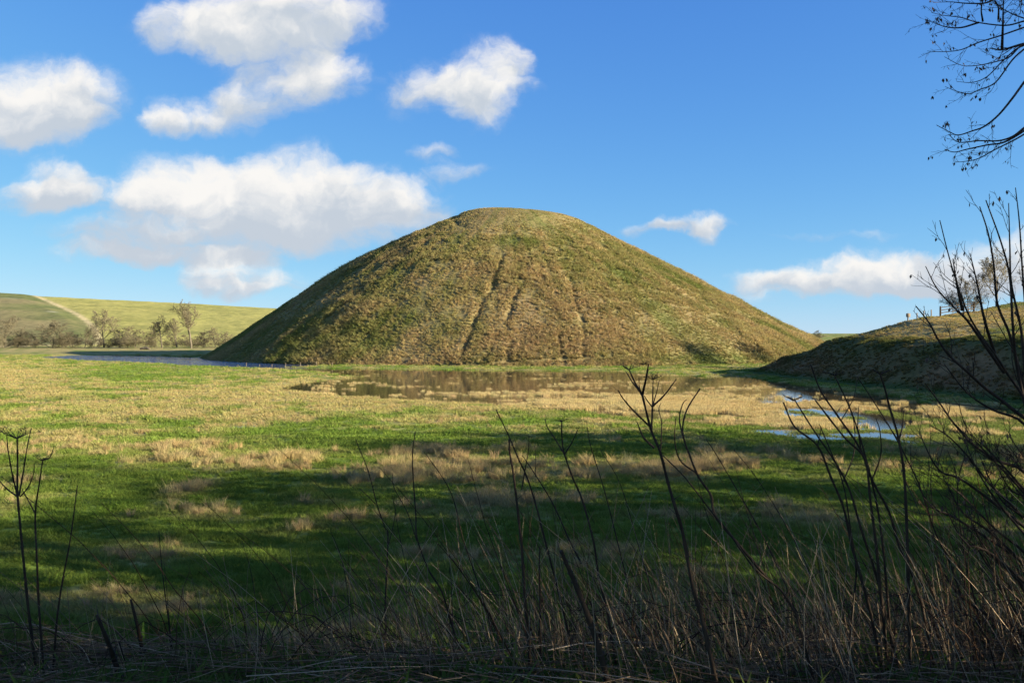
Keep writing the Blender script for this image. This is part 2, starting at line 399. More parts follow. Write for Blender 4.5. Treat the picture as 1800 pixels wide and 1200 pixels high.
# ------------------------------------------------------------------ mound
MC = (-0.6, 236.0); MR = 84.0
def sil(pts):
    o = []
    for u, v in pts:
        a = math.atan(abs(u - 898) / F); o.append((MC[1] * math.sin(a), EYE + (HOR - v) / F * MC[1] * math.cos(a) ** 2))
    return o
left = sil([(896,371),(840,372),(815,376),(800,382),(750,405),(700,426),(650,450),(600,476),(550,505),(500,536),(460,563),(420,592),(380,617),(345,637)])
rite = sil([(900,371),(960,375),(1000,382),(1020,388),(1050,404),(1100,430),(1150,456),(1200,481),(1250,506),(1300,531),(1350,556),(1400,580),(1440,600),(1470,621),(1500,642)])
TRACKS = [([(884,452),(868,490),(846,540),(826,590),(812,634)], .6, .62), ([(930,480),(905,520),(894,560),(897,600),(893,634)], .5, .5),
          ([(1003,490),(1012,530),(1025,570),(1030,610),(1027,636)], .45, .42), ([(870,610),(850,634)], .45, .35), ([(1048,424),(1085,452),(1120,478)], .5, .35),
          ([(1358,560),(1385,580),(1400,592)], .6, .4), ([(985,590),(990,634)], .45, .35), ([(806,378),(798,386),(806,394),(822,399),(838,406)], .6, .3)]
na, nr = 760, 230
th = np.linspace(0, 2 * math.pi, na, endpoint=False)      # 0 = +x
rad = MR * (np.linspace(0, 1, nr) ** .9) + .01; rad[-1] = MR + 4
TH, RD = np.meshgrid(th, rad); TH = TH.ravel(); RD = RD.ravel()
def mound_z(X, Y, fine=True):
    dx_, dy_ = X - MC[0], Y - MC[1]; r = np.hypot(dx_, dy_); c = dx_ / (r + 1e-6)
    l = np.interp(r, [p[0] for p in left], [p[1] for p in left]); q = np.interp(r, [p[0] for p in rite], [p[1] for p in rite])
    l = np.where(r > left[-1][0], -2, l); q = np.where(r > rite[-1][0], -2, q)
    t = sstep(-.8, .8, c); z = l * (1 - t) + q * t
    z = z + np.where(r > 20, 1, .3) * ((fbm(X, Y, .09, 3, 3) - .5) * 1.0 + (fbm(X, Y, .7, 4, 1) - .5) * .34) * sstep(MR + 2, MR - 14, r)
    ang = np.arctan2(dy_, dx_)
    z = z + (fbm(ang * 31, r * .05, 1.0, 4, 6) - .5) * .32 * sstep(20, 40, r) * sstep(MR + 1, MR - 10, r)   # runnels down the slope
    g = np.zeros(X.shape)
    if fine:
        D = Y; u = 900 + F * X / D; v = HOR - F * (z - EYE) / D; front = dy_ < 0
        un = u + (fbm(X, Y, .35, 2, 2) - .5) * 9
        for pts, wd, dep in TRACKS:
            d = np.full(X.shape, 1e9)
            for (ax, ay), (bx, by) in zip(pts[:-1], pts[1:]):
                ex, ey = bx - ax, by - ay; tt = np.clip(((un - ax) * ex + (v - ay) * ey) / (ex * ex + ey * ey), 0, 1)
                d = np.minimum(d, np.hypot(un - ax - tt * ex, v - ay - tt * ey))
            k = np.exp(-(d * D / F / wd) ** 2) * front * np.clip(2.6 * fbm(X, Y, .22, 3, 5) - .55, .1, 1); z = z - dep * k; g = np.maximum(g, k)
    return z, g
X = MC[0] + RD * np.cos(TH); Y = MC[1] + RD * np.sin(TH)
Z, GRV = mound_z(X, Y)
Z[RD > MR + 2] = -1.5
M_TAN = np.array((.37, .295, .138)); M_OLV = np.array((.165, .190, .055)); M_RED = np.array((.275, .190, .105))
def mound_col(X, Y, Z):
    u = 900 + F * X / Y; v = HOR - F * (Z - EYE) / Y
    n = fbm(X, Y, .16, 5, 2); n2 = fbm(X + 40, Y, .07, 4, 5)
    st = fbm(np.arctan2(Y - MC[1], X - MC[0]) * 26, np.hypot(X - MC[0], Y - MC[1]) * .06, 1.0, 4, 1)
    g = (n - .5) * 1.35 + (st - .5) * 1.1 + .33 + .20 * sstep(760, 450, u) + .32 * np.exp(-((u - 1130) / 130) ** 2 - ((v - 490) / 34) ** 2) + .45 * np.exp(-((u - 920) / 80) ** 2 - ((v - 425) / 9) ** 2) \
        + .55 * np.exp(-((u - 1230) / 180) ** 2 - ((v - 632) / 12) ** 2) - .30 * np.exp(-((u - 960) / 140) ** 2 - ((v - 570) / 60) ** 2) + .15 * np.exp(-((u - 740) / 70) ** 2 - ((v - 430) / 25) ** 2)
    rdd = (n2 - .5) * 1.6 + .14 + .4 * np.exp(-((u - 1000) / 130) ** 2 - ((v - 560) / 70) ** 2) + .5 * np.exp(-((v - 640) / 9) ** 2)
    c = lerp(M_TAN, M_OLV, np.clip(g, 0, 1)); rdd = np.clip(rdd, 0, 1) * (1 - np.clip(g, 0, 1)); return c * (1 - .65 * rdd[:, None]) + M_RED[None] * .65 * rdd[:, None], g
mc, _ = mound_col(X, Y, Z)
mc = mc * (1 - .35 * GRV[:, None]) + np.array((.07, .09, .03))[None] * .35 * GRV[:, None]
me = np_mesh('mound', np.stack([X, Y, Z], 1), grid_faces(nr, na, True)); vcol(me, 'col', mc * .60)  # colour darkened for thatch and for self-shadow the smooth mesh lacks
mound = tag(link('mound', me, M_MOUND), 'great flat topped conical mound covered in rough tan and green grass', kind='structure')

# ------------------------------------------------------------------ bank on the right
def bank_z(X, Y):
    sd = -poly_sd(X, Y, BANK); sd = sd + (fbm(X, Y, .12, 3, 2) - .5) * 2.2
    sd = sd * (1 - .38 * sstep(100, 134, Y) * sstep(24, 8, sd))
    face = np.interp(sd, [-6, -1, 0, 1.5, 4, 7, 8.6, 10.2, 14], [-1.2, -.5, .1, .6, 2.2, 4.5, 5.15, 5.4, 5.55])
    z = face + sstep(7, 22, sd) * (.066 * (X - 46) + .044 * (np.minimum(Y, 158) - 92)) - .10 * np.maximum(Y - 158, 0) * sstep(7, 12, sd)
    z = z + ((fbm(X, Y, .6, 4, 3) - .5) * .4 + (fbm(X, Y, .12, 3, 7) - .5) * .8) * sstep(.5, 4, sd); return z, sd
bx = np.concatenate([np.arange(28, 75, .45), np.arange(75, 130, 1.4), np.arange(130, 440, 12)]); by = np.concatenate([np.arange(40, 178, .7), np.arange(178, 256, 3)])
BX, BY = np.meshgrid(bx, by); BX = BX.ravel(); BY = BY.ravel(); BZ, BS = bank_z(BX, BY)
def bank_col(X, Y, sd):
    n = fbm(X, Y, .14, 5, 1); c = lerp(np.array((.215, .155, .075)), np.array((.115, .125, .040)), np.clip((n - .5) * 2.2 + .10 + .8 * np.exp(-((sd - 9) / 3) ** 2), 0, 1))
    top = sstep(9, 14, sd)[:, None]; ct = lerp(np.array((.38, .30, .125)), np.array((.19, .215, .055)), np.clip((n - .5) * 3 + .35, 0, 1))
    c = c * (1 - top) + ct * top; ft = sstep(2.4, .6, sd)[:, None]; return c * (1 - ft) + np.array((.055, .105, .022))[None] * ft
me = np_mesh('bank', np.stack([BX, BY, BZ], 1), grid_faces(len(by), len(bx))); vcol(me, 'col', bank_col(BX, BY, BS) * .7)  # bank base darkened likewise: thatch plus painted shade between tussocks
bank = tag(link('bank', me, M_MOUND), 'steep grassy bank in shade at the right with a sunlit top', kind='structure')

# ------------------------------------------------------------------ far hillside on the left
hu = np.concatenate([np.arange(-900, -60, 30), np.arange(-60, 620, 5), np.arange(620, 1521, 30)]); ht = np.concatenate([np.linspace(0, 1, 90), np.linspace(1.05, 2.2, 12)])
HU, HT = np.meshgrid(hu, ht); HU = HU.ravel(); HT = HT.ravel()
ridge = np.interp(HU, [-900, -300, -60, 0, 40, 75, 200, 330, 470, 620, 900, 1500], [490, 500, 511, 514.5, 517, 521, 527, 533.5, 541, 550, 575, 605])
yy = 372 + HT * 330
fld = np.interp(HT, [0, .06, .22, .33, .42, .52, .66, 1.0, 1.2], [-40, 172, 165, 155, 145, 130, 108, 58, 20])   # column of the track at each height up the hill
lft = sstep(3, -42, HU - fld)
Hh = (EYE + (HOR - ridge) / F * 702) * np.where(HT <= 1, np.interp(HT, [0, .08, .5, 1], [0, .035, .50, 1.0]), 1 - .35 * (HT - 1))
Hh = Hh + 1.6 * lft * np.sin(np.clip(HT, 0, 1) * math.pi) + (fbm(HU * .05, HT * 9, 1, 3, 1) - .5) * .5
HX = (HU - 900) / F * yy
hn = fbm(HX, yy, .03, 5, 3); c1 = lerp(np.array((.315, .30, .095)), np.array((.265, .265, .08)), np.clip(hn * 2 - .5, 0, 1)); c2 = lerp(np.array((.125, .145, .050)), np.array((.21, .185, .090)), np.clip((fbm(HX, yy, .02, 4, 6) - .5) * 4 + .35 - 0.9 * sstep(.72, .95, HT), 0, 1))
isl = sstep(4, -4, HU - fld)[:, None]; hc = c1 * (1 - isl) + c2 * isl
trk = np.exp(-((HU - fld - 5) / 6.5) ** 2)[:, None]; hc = hc * (1 - trk) + np.array((.44, .375, .215))[None] * trk
wsp = np.exp(-((HU - 92) / 10) ** 2 - ((HT - .50) / .012) ** 2)[:, None] + np.exp(-((HU - 20) / 22) ** 2 - ((HT - .80) / .008) ** 2)[:, None]
hc = hc * (1 - .6 * wsp) + np.array((.4, .38, .30))[None] * .6 * wsp
me = np_mesh('hillside', np.stack([HX, yy, Hh], 1), grid_faces(len(ht), len(hu))); vcol(me, 'col', hc)
tag(link('hillside', me, M_FIELD), 'distant farmed hillside with a yellow green field and a darker pasture', kind='structure')

# ------------------------------------------------------------------ grass and reeds (stuff, instanced blades)
def blades(name, n, lmin, lmax, w, spread, lean, droop, seed, mat=M_BLADE):
    r = np.random.RandomState(seed); V = []; T = []
    for i in range(n):
        a = r.rand() * 6.283; d = spread * math.sqrt(r.rand()); b = np.array((math.cos(a) * d, math.sin(a) * d, -.02))
        L = lmin + (lmax - lmin) * r.rand(); a2 = a + r.randn() * .8; ln = lean * (.3 + r.rand())
        o = np.array((math.cos(a2), math.sin(a2), 0)); sd_ = np.array((-o[1], o[0], 0)); tw = r.rand() * 3.14; sd_ = sd_ * math.cos(tw) + o * math.sin(tw)
        p1 = b + np.array((0, 0, L * .55)) + o * L * ln * .35
        p2 = p1 + np.array((0, 0, L * (.45 - droop * r.rand()))) + o * L * (ln * .8 + droop * .4)
        ww = w * (.6 + .8 * r.rand()); k = len(V)
        V += [b - sd_ * ww, b + sd_ * ww, p1 - sd_ * ww * .8, p1 + sd_ * ww * .8, p2]; T += [(k, k + 1, k + 3), (k, k + 3, k + 2), (k + 2, k + 3, k + 4)]
    me = np_mesh(name, V, T, False); me.materials.append(mat); return bpy.data.objects.new(name, me)
def proto_coll(name, objs):
    c = bpy.data.collections.new(name)
    for o in objs: c.objects.link(o)
    return c
PC_SHORT = proto_coll('short_grass_tufts', [blades('short_tuft_%d' % i, 44, .04, .13, .006, .16, .6, .25, 10 + i) for i in range(3)])
PC_MID = proto_coll('meadow_grass_tufts', [blades('meadow_tuft_%d' % i, 40, .07, .2, .015, .34, .6, .25, 20 + i) for i in range(3)])
PC_TALL = proto_coll('straw_tufts', [blades('straw_tuft_%d' % i, 46, .22, .55, .0065, .16, .38, .22, 30 + i) for i in range(3)])
PC_REED = proto_coll('reed_tufts', [blades('reed_tuft_%d' % i, 40, .25, .62, .014, .30, .25, .15, 40 + i) for i in range(3)])
PC_TUSS = proto_coll('mound_tussocks', [blades('mound_tussock_%d' % i, 46, .32, .75, .038, .30, .75, .55, 50 + i) for i in range(4)])
def scatter(name, pts, scl, tint, coll, label, cat='grass', tilt=.12, seed=1, rots=None):
    r = np.random.RandomState(seed); n = len(pts)
    me = bpy.data.meshes.new(name); me.vertices.add(n); me.vertices.foreach_set('co', np.asarray(pts, np.float32).ravel())
    rot = np.stack([r.randn(n) * tilt, r.randn(n) * tilt, r.rand(n) * 6.283], 1) if rots is None else rots
    for nm, ty, key, arr in (('rot', 'FLOAT_VECTOR', 'vector', rot), ('scl', 'FLOAT', 'value', scl), ('idx', 'INT', 'value', r.randint(0, 4, n)), ('tint', 'FLOAT_VECTOR', 'vector', tint)):
        a = me.attributes.new(nm, ty, 'POINT'); a.data.foreach_set(key, np.asarray(arr, np.int32 if ty == 'INT' else np.float32).ravel())
    o = link(name, me); tag(o, label, cat, kind='stuff')
    g = bpy.data.node_groups.new(name, 'GeometryNodeTree')
    g.interface.new_socket('Geometry', in_out='INPUT', socket_type='NodeSocketGeometry'); g.interface.new_socket('Geometry', in_out='OUTPUT', socket_type='NodeSocketGeometry')
    N = g.nodes; gi = N.new('NodeGroupInput'); go = N.new('NodeGroupOutput'); ip = N.new('GeometryNodeInstanceOnPoints'); ci = N.new('GeometryNodeCollectionInfo')
    ci.inputs['Collection'].default_value = coll; ci.inputs['Separate Children'].default_value = True; ci.inputs['Reset Children'].default_value = True
    def na_(t, nm):
        x = N.new('GeometryNodeInputNamedAttribute'); x.data_type = t; x.inputs['Name'].default_value = nm; return x.outputs[0]
    L = g.links; L.new(gi.outputs[0], ip.inputs['Points']); L.new(ci.outputs[0], ip.inputs['Instance']); ip.inputs['Pick Instance'].default_value = True
    L.new(na_('INT', 'idx'), ip.inputs['Instance Index']); er = N.new('FunctionNodeEulerToRotation'); L.new(na_('FLOAT_VECTOR', 'rot'), er.inputs[0])
    L.new(er.outputs[0], ip.inputs['Rotation']); L.new(na_('FLOAT', 'scl'), ip.inputs['Scale']); L.new(ip.outputs[0], go.inputs[0])
    md = o.modifiers.new('scatter', 'NODES'); md.node_group = g; return o
def sample(n, y0, y1, seed, ulo=-260, uhi=2060):
    r = np.random.RandomState(seed); Yv = np.exp(math.log(y0) + r.rand(n) * math.log(y1 / y0)); U = ulo + (uhi - ulo) * r.rand(n)
    return (U - 900) / F * Yv, Yv
def jit(c, seed, k=.16): 
    r = np.random.RandomState(seed); return c * (1 + (r.rand(len(c), 1) - .5) * 2 * k) * (1 + (r.rand(len(c), 3) - .5) * .14)
def off_hills(x, y):
    return (np.hypot(x - MC[0], y - MC[1]) > 79) & (poly_sd(x, y, BANK) > -.5)
# near meadow turf
x, y = sample(52000, 11, 46, 1); z, sd = ground_h(x, y); k = z < .9; x, y, z = x[k], y[k], z[k]
s = straw_w(x, y); t = lerp(GREEN * 1.15, GREEN2 * 1.15, fbm(x, y, .3, 4, 3)); t = t * (1 - .55 * np.clip(s - .1, 0, 1)[:, None]) + STRAWC[None] * .55 * np.clip(s - .1, 0, 1)[:, None]
scatter('short_grass', np.stack([x, y, z], 1), .35 + 1.7 * fbm(x, y, 1.3, 3, 2) ** 1.5 + .012 * y, jit(t, 1), PC_SHORT, 'short green turf of the near meadow')
# far meadow turf
x, y = sample(46000, 44, 235, 2); z, sd = ground_h(x, y); k = (z > -.05) & off_hills(x, y); x, y, z = x[k], y[k], z[k]
s = np.clip(straw_w(x, y) - .05, 0, 1); t = lerp(GREEN * 1.2, GREEN2 * 1.3, fbm(x, y, .15, 4, 3)); t = t * (1 - s[:, None] * .8) + STRAWC[None] * s[:, None] * .8 * .95
scatter('meadow_grass', np.stack([x, y, z], 1), .25 + 1.3 * fbm(x, y, .9, 3, 2) ** 1.5 + .0042 * y, jit(t, 2), PC_MID, 'grass of the sunlit meadow beyond the tree shadows')
# straw coloured rough tussocks
x, y = sample(64000, 13, 175, 3); z, sd = ground_h(x, y); s = straw_w(x, y); cl = fbm(x, y, 1.25, 3, 5)
k = (z > -.02) & (z < .7) & off_hills(x, y) & (rs.rand(len(x)) < np.clip((s - .38) * 1.8, 0, 1) * sstep(.44, .62, cl)); x, y, z, s = x[k], y[k], z[k], s[k]
t = lerp(STRAWC * .95, np.array((.37, .28, .145)), fbm(x, y, .4, 3, 1)); v = uv_of(x, y)[1]
sz = (.5 + .9 * fbm(x, y, .6, 3, 6)) * np.interp(v, [640, 700, 770, 800, 870, 960, 1100], [.6, .6, .65, 1.1, 1.05, .65, .6])
rot = np.stack([rs.randn(len(x)) * .15, rs.randn(len(x)) * .12 - .18, rs.rand(len(x)) * 6.28], 1)
scatter('straw_tussocks', np.stack([x, y, z], 1), sz, jit(t, 3), PC_TALL, 'dead straw coloured grass tussocks scattered over the meadow', rots=rot)
# reeds standing in the pool
REED = [(1210,705,150,15,1.2),(1060,712,150,12,.9),(1280,722,110,12,.9),(1030,678,70,6,.9),(1000,695,120,6,.7),(1230,657,90,4,1.2),(1320,659,40,4,1.2),(1150,672,60,4,.6),(1290,681,60,5,.8),
        (1400,712,60,9,.8),(1490,716,60,7,.9),(1370,745,70,11,1.2),(1440,745,60,8,.7),(1660,722,60,9,1.1),(1560,712,50,5,.6),(1720,735,80,10,.5),(860,694,120,4,.45),(700,679,110,3,.42),(600,672,90,3,.5),
        (900,660,70,2,.3),(1000,666,60,2,.3),(600,655,60,2,.4),(560,686,60,6,.5),(740,692,120,4,.4),(1415,726,40,7,-2.2),(1335,758,36,5,-2.2),(1470,766,110,9,-1.6),(1200,686,140,4,-.5),(1240,670,90,4,-.5),(1560,735,70,8,-1)]
x, y = sample(190000, 47, 150, 4, 440, 2000); u, v = uv_of(x, y); s = np.zeros(len(x))
for cx, cy, rx, ry, k in REED: s += k * np.exp(-((u - cx) / rx) ** 2 - ((v - cy) / ry) ** 2)
n = .6 * fbm(x * .5, y, .55, 4, 6) + .4 * fbm(x * .8, y * 1.2, 1.5, 2, 3); z, sd = ground_h(x, y)
k = (sd < 3) & off_hills(x, y) & (rs.rand(len(x)) < np.clip((s + (n - .5) * 4.6 - .68 - .24 * sstep(700, 680, v) * (u < 1120)) * 1.5, 0, 1)); x, y = x[k], y[k]
t = lerp(np.array((.50, .425, .215)), np.array((.45, .345, .16)), fbm(x, y, .2, 3, 1))
scatter('reeds', np.stack([x, y, np.full(len(x), -.1)], 1), (.45 + .7 * fbm(x, y, .3, 3, 2)) * np.interp(y, [60, 90, 130], [1, .8, .5]), jit(t, 4), PC_REED, 'pale straw coloured reeds standing in the flood water', 'reeds')
# flooded grass breaking through the shallow water on the right
x, y = sample(34000, 45, 80, 5, 1180, 2000); z, sd = ground_h(x, y); u, v = uv_of(x, y)
k = (sd < 2) & (fbm(x, y, .5, 4, 3) + .28 * sstep(1520, 1750, u) + .12 * sstep(755, 785, v) > .58) & (v > 722); x, y = x[k], y[k]
t = lerp(np.array((.12, .19, .04)), np.array((.20, .21, .07)), fbm(x, y, .3, 3, 2))
scatter('flooded_grass', np.stack([x, y, np.full(len(x), -.06)], 1), .6 + .5 * rs.rand(len(x)), jit(t, 5), PC_MID, 'green grass tips poking out of the shallow flood')
# mound tussocks
r = np.random.RandomState(9); n = 84000; a = math.pi * (1 + r.rand(n)) + 0; rq = MR * np.sqrt(r.rand(n)); a = np.where(r.rand(n) < .12, -a * 1.0, a)
x = MC[0] + rq * np.cos(a); y = MC[1] + rq * np.sin(a); z, g = mound_z(x, y)
cl = fbm(x, y, .55, 3, 4); k = (g < .5 + .45 * r.rand(n)) & (r.rand(n) < .25 + 1.3 * sstep(.35, .62, cl) + sstep(9, 4, z)) & (z > -.1); x, y, z, a = x[k], y[k], z[k], a[k]
c, gg = mound_col(x, y, z); sz = (.32 + .62 * fbm(x, y, .4, 3, 7)) * (.72 + .62 * sstep(.36, .62, fbm(x, y, .055, 4, 2))) * (1 + .25 * np.clip(1 - gg, 0, 1)) * np.interp(z, [0, 25, 31, 37], [1.05, 1, .65, .45])
rot = np.stack([r.randn(len(x)) * .18, r.randn(len(x)) * .18, r.rand(len(x)) * 6.28], 1) + np.stack([-.45 * np.sin(a), .45 * np.cos(a), 0 * a], 1)
scatter('mound_grass', np.stack([x, y, z - .03], 1), sz, jit(c * 1.15, 6, .16), PC_TUSS, 'rough tussocky grass covering the great mound', rots=rot)
# bank tussocks
x = 33 + 62 * r.rand(42000) ** 1.5; y = 48 + 122 * r.rand(42000); z, sd = bank_z(x, y); k = (sd > .8) & (900 + F * x / y < 2150) & (r.rand(len(x)) < .25 + 1.2 * sstep(.35, .6, fbm(x, y, .5, 3, 4))); x, y, z, sd = x[k], y[k], z[k], sd[k]
scatter('bank_grass', np.stack([x, y, z - .03], 1), (.32 + .6 * fbm(x, y, .4, 3, 3)) * np.interp(sd, [0, 2, 9, 14], [.3, .75, .75, .5]), jit(bank_col(x, y, sd) * 1.12, 7, .2), PC_TUSS, 'rough grass and dead bracken on the shaded bank')

# ------------------------------------------------------------------ bare trees
def grow_tree(seed, h, spread=.55, lean=(0, 0), trunk_frac=.35, nl=(7, 6, 5, 4), rtrunk=None, rmin=.012, twig=.9, upw=.35, sides=(7, 5, 4, 3, 3), clear=.25, bias=1.0):
    """returns (trunk MB, crown MB): tapered trunk, limbs, branches and twigs"""
    r = random.Random(seed); tr = MB(); cr = MB(); tips = []
    rt = rtrunk or h * .022
    def go(p, d, L, rad, lvl):
        n = (8, 6, 5, 3, 2)[lvl]; pts = [np.array(p)]; dd = np.array(d, float); jit_ = (.07, .20, .26, .3, .3)[lvl]
        for i in range(n):
            dd = dd + np.array([r.gauss(0, jit_), r.gauss(0, jit_), r.gauss(0, jit_ * .6) + (upw * .35 if lvl else .05)]) * (.6 if lvl else 1)
            dd /= np.linalg.norm(dd); pts.append(pts[-1] + dd * L / n)
        pts = np.array(pts); rd = np.maximum(rad * np.linspace(1, .32 if lvl else .25, n + 1), rmin)
        (tr if lvl == 0 else cr).tube(pts, rd, sides[lvl]); tips.append(pts[-1])
        if lvl >= len(nl): return
        for j in range(nl[lvl]):
            t = (clear if lvl == 0 else .2) + (1 - (clear if lvl == 0 else .2)) * ((j + r.random()) / nl[lvl]) ** (bias if lvl == 0 else 1)
            i = min(int(t * n), n - 1); q = pts[i] + (pts[i + 1] - pts[i]) * (t * n - i); tan = pts[i + 1] - pts[i]; tan /= np.linalg.norm(tan)
            a = r.random() * 6.283 if lvl else j * 2.4 + r.random() * .8
            side = np.cross(tan, np.array((math.cos(a), math.sin(a), .15))); side /= np.linalg.norm(side) + 1e-9
            sp = spread * (1.15 - .45 * t if lvl == 0 else 1) * (.8 + .5 * r.random()); dn = tan * math.cos(sp) + side * math.sin(sp)
            go(q, dn, L * (.62 - .28 * t if lvl == 0 else .58 - .18 * t) * (.75 + .5 * r.random()) * (twig if lvl >= 2 else 1), rad * (1 - .68 * t) * .62, lvl + 1)
    go((0, 0, -.15), (lean[0], lean[1], 1), h * .82, rt, 0)
    return tr, cr, tips
def leaf_mass(mb, centres, n, sig, size, seed):
    r = np.random.RandomState(seed); c = np.asarray(centres)[r.randint(0, len(centres), n)] + r.randn(n, 3) * sig
    a = r.randn(n, 3); a /= np.linalg.norm(a, axis=1)[:, None]; b = np.cross(a, r.randn(n, 3)); b /= np.linalg.norm(b, axis=1)[:, None]
    s = size * (.6 + .8 * r.rand(n, 1)); V = np.stack([c - a * s, c + b * s * .6, c + a * s, c - b * s * .6], 1).reshape(-1, 3); i = np.arange(n) * 4
    mb.add(V, np.concatenate([np.stack([i, i + 1, i + 2], 1), np.stack([i, i + 2, i + 3], 1)]))
def place_tree(name, variant, loc, sc_, rz, label, cat='tree', group=None):
    t = thing(name, loc, label, cat, group); t.rotation_euler = (0, 0, rz); t.scale = (sc_, sc_, sc_) if np.ndim(sc_) == 0 else sc_
    for nm, me in variant: link(nm, me, None, t)
    return t
def variant(seed, bark, twigm, ivy=0, **kw):
    tr, cr, tips = grow_tree(seed, 10.0, **kw); out_ = []
    for nm, mb, m in (('trunk', tr, bark), ('crown', cr, twigm)):
        me = np_mesh(nm, np.concatenate(mb.V), np.concatenate(mb.T)); me.materials.append(m); out_.append((nm, me))
    if ivy:
        iv = MB(); low = [p for p in np.concatenate(tr.V) if p[2] > .3] + [p for p in np.concatenate(cr.V)[::17] if p[2] < 8.2]
        leaf_mass(iv, low, ivy, .32, .13, seed); me = np_mesh('ivy', np.concatenate(iv.V), np.concatenate(iv.T), False); me.materials.append(M_IVY); out_.append(('ivy', me))
    return out_
V_ROUND = [variant(s, M_BARK, M_HAZEL, spread=.75, nl=(10, 8, 7, 6), rmin=.017, clear=.22, upw=.25) for s in (3, 11)]
V_TALL = [variant(s, M_PALE, M_HAZEL, spread=.55, nl=(10, 8, 6, 5), rmin=.018, clear=.32, rtrunk=.26, upw=.2) for s in (5, 8)]
V_BUSH = [variant(s, M_BARK, M_HAZEL, spread=.8, nl=(16, 8, 7, 5), rmin=.02, clear=.0, rtrunk=.10, upw=.45, bias=2.2) for s in (21, 22, 23)]
V_SHADE = [variant(s, M_BARK, M_TWIG, ivy=iv, spread=.7, nl=(10, 7, 6, 4), rmin=.008, clear=.15, upw=.3) for s, iv in ((31, 3600), (32, 2600))]
def far_tree(name, var, u, vbase, vtop, label, dist, cat='tree', group=None, wide=1.0, zb=0.1, rz=0):
    hgt = (vbase - vtop) / F * dist; s = hgt / 9.0 * (1.12 if cat == 'bush' else 1)
    return place_tree(name, var, ((u - 900) / F * dist, dist, zb if zb is not None else EYE + (HOR - vbase) / F * dist), (s * wide, s * wide, s), rz, label, cat, group)
far_tree('bare_tree', V_TALL[0], 336, 611, 548, 'tallest slender bare tree with a pale trunk below the yellow field', 346, wide=1.0, rz=1)
far_tree('bare_tree', V_ROUND[0], 183, 610, 556, 'round headed bare tree at the foot of the pale field track', 352, wide=1.15, rz=2)
far_tree('bare_tree', V_ROUND[1], 285, 611, 566, 'broad rounded bare tree left of the tallest pale trunked tree', 348, wide=1.25, rz=.5)
far_tree('bare_tree', V_TALL[1], 311, 611, 569, 'thin bare tree between the broad tree and the tallest tree', 356, wide=.9, rz=3)
far_tree('bare_tree', V_TALL[1], 149, 612, 584, 'small dark bare tree just left of the round headed tree', 350, wide=1.1, rz=5)
far_tree('bare_tree', V_ROUND[0], 378, 611, 582, 'small bare tree between the tallest tree and the mound', 352, wide=1.1, rz=4)
BUSH = [(8,572,1.7,'tall hazy bare bush at the left edge of the picture'),(42,590,1.5,'low bare bush second from the left edge of the picture'),(62,596,1.3,'smallest bare bush at the foot of the dark pasture'),(92,578,2.2,'widest bare bush in front of the dark pasture'),
 (127,590,1.8,'bare bush beside the small dark tree on its left'),(165,594,1.8,'low dark bush between the small dark tree and the round headed tree'),(210,588,1.3,'dark bush just right of the round headed tree'),(238,583,2.1,'big rounded bare bush below the middle of the yellow field'),
 (262,597,1.8,'low bush left of the broad rounded tree'),(303,597,2.0,'low bush under the thin bare tree'),(325,594,1.6,'bush against the trunk of the tallest tree'),(357,590,2.0,'bush just right of the tallest tree'),(398,592,1.8,'bare bush nearest the foot of the mound'),(25,599,2.6,'low spreading thicket between the two bushes nearest the left edge'),(110,600,2.6,'low spreading thicket right of the widest bush'),(190,600,2.6,'low dark thicket round the trunk of the round headed tree'),(225,600,2.4,'low thicket right of the dark bush'),(345,600,2.4,'low thicket round the foot of the tallest tree')]
for i, (u, vt, wd, lb) in enumerate(BUSH):
    far_tree('bare_bush', V_BUSH[i % 3], u, 612, vt, lb, 342 + (i * 7) % 16, 'bush', 'bare bushes along the valley floor', wd, rz=i * 1.7)
far_tree('bare_bush', V_BUSH[1], 1438, 592, 580, 'tiny distant bush in the gap between mound and bank', 420, 'bush', None, 1.6, zb=3.0)
# trees on the bank
def bz(x, y): return float(bank_z(np.array([x], float), np.array([y], float))[0][0])
def on_bank(u):
    """spot on the crest of the bank seen in column u"""
    ys = np.arange(80, 172, .5); xs = (u - 900) / F * ys; zs = bank_z(xs, ys)[0]; i = int(np.argmax((zs - EYE) / ys)); return (float(xs[i]), float(ys[i]), float(zs[i]) - .05)
place_tree('bare_tree', V_ROUND[1], on_bank(1752), (.98, .98, .86), 1.0, 'round pale bare tree standing on top of the right bank', 'tree')
place_tree('bare_tree', V_BUSH[0], on_bank(1703), (.75, .75, .5), 2.0, 'dark bare thicket left of the round tree on the bank', 'bush')
place_tree('bare_tree', V_ROUND[0], on_bank(1830), (.85, .85, .65), 3.0, 'bare tree on the bank cut by the right edge of the picture', 'tree')
# hedgerow trees out of view on the right and behind the viewer: they throw the long shadows over the meadow
SHADE = [(9.5,1.0,9),(13,-3,12),(14.5,5.5,10),(19,1,13.5),(19.5,9.5,11),(25,5,14.5),(25,14,11.5),(31,10,15),(30.5,19,12.5),(37,15.5,15.5),(36.5,24,8.5),(43,21,20),(42.5,29.5,8),(49,28,9),(24,-6,14),(33,1,15),(48.5,35.5,12),(34,35.5,15),(38,37.5,14.5)]
for i, (x_, y_, h_) in enumerate(SHADE):
    place_tree('hedgerow_tree', V_SHADE[i % 2], (x_, y_, float(gz(x_, y_)[0]) - .1), (h_ / 10.3 * 1.05, h_ / 10.3 * 1.05, h_ / 10.3), i * 2.1, 'ivy clad bare tree of the hedgerow beyond the right edge of view', 'tree', 'hedgerow trees beyond the right edge')

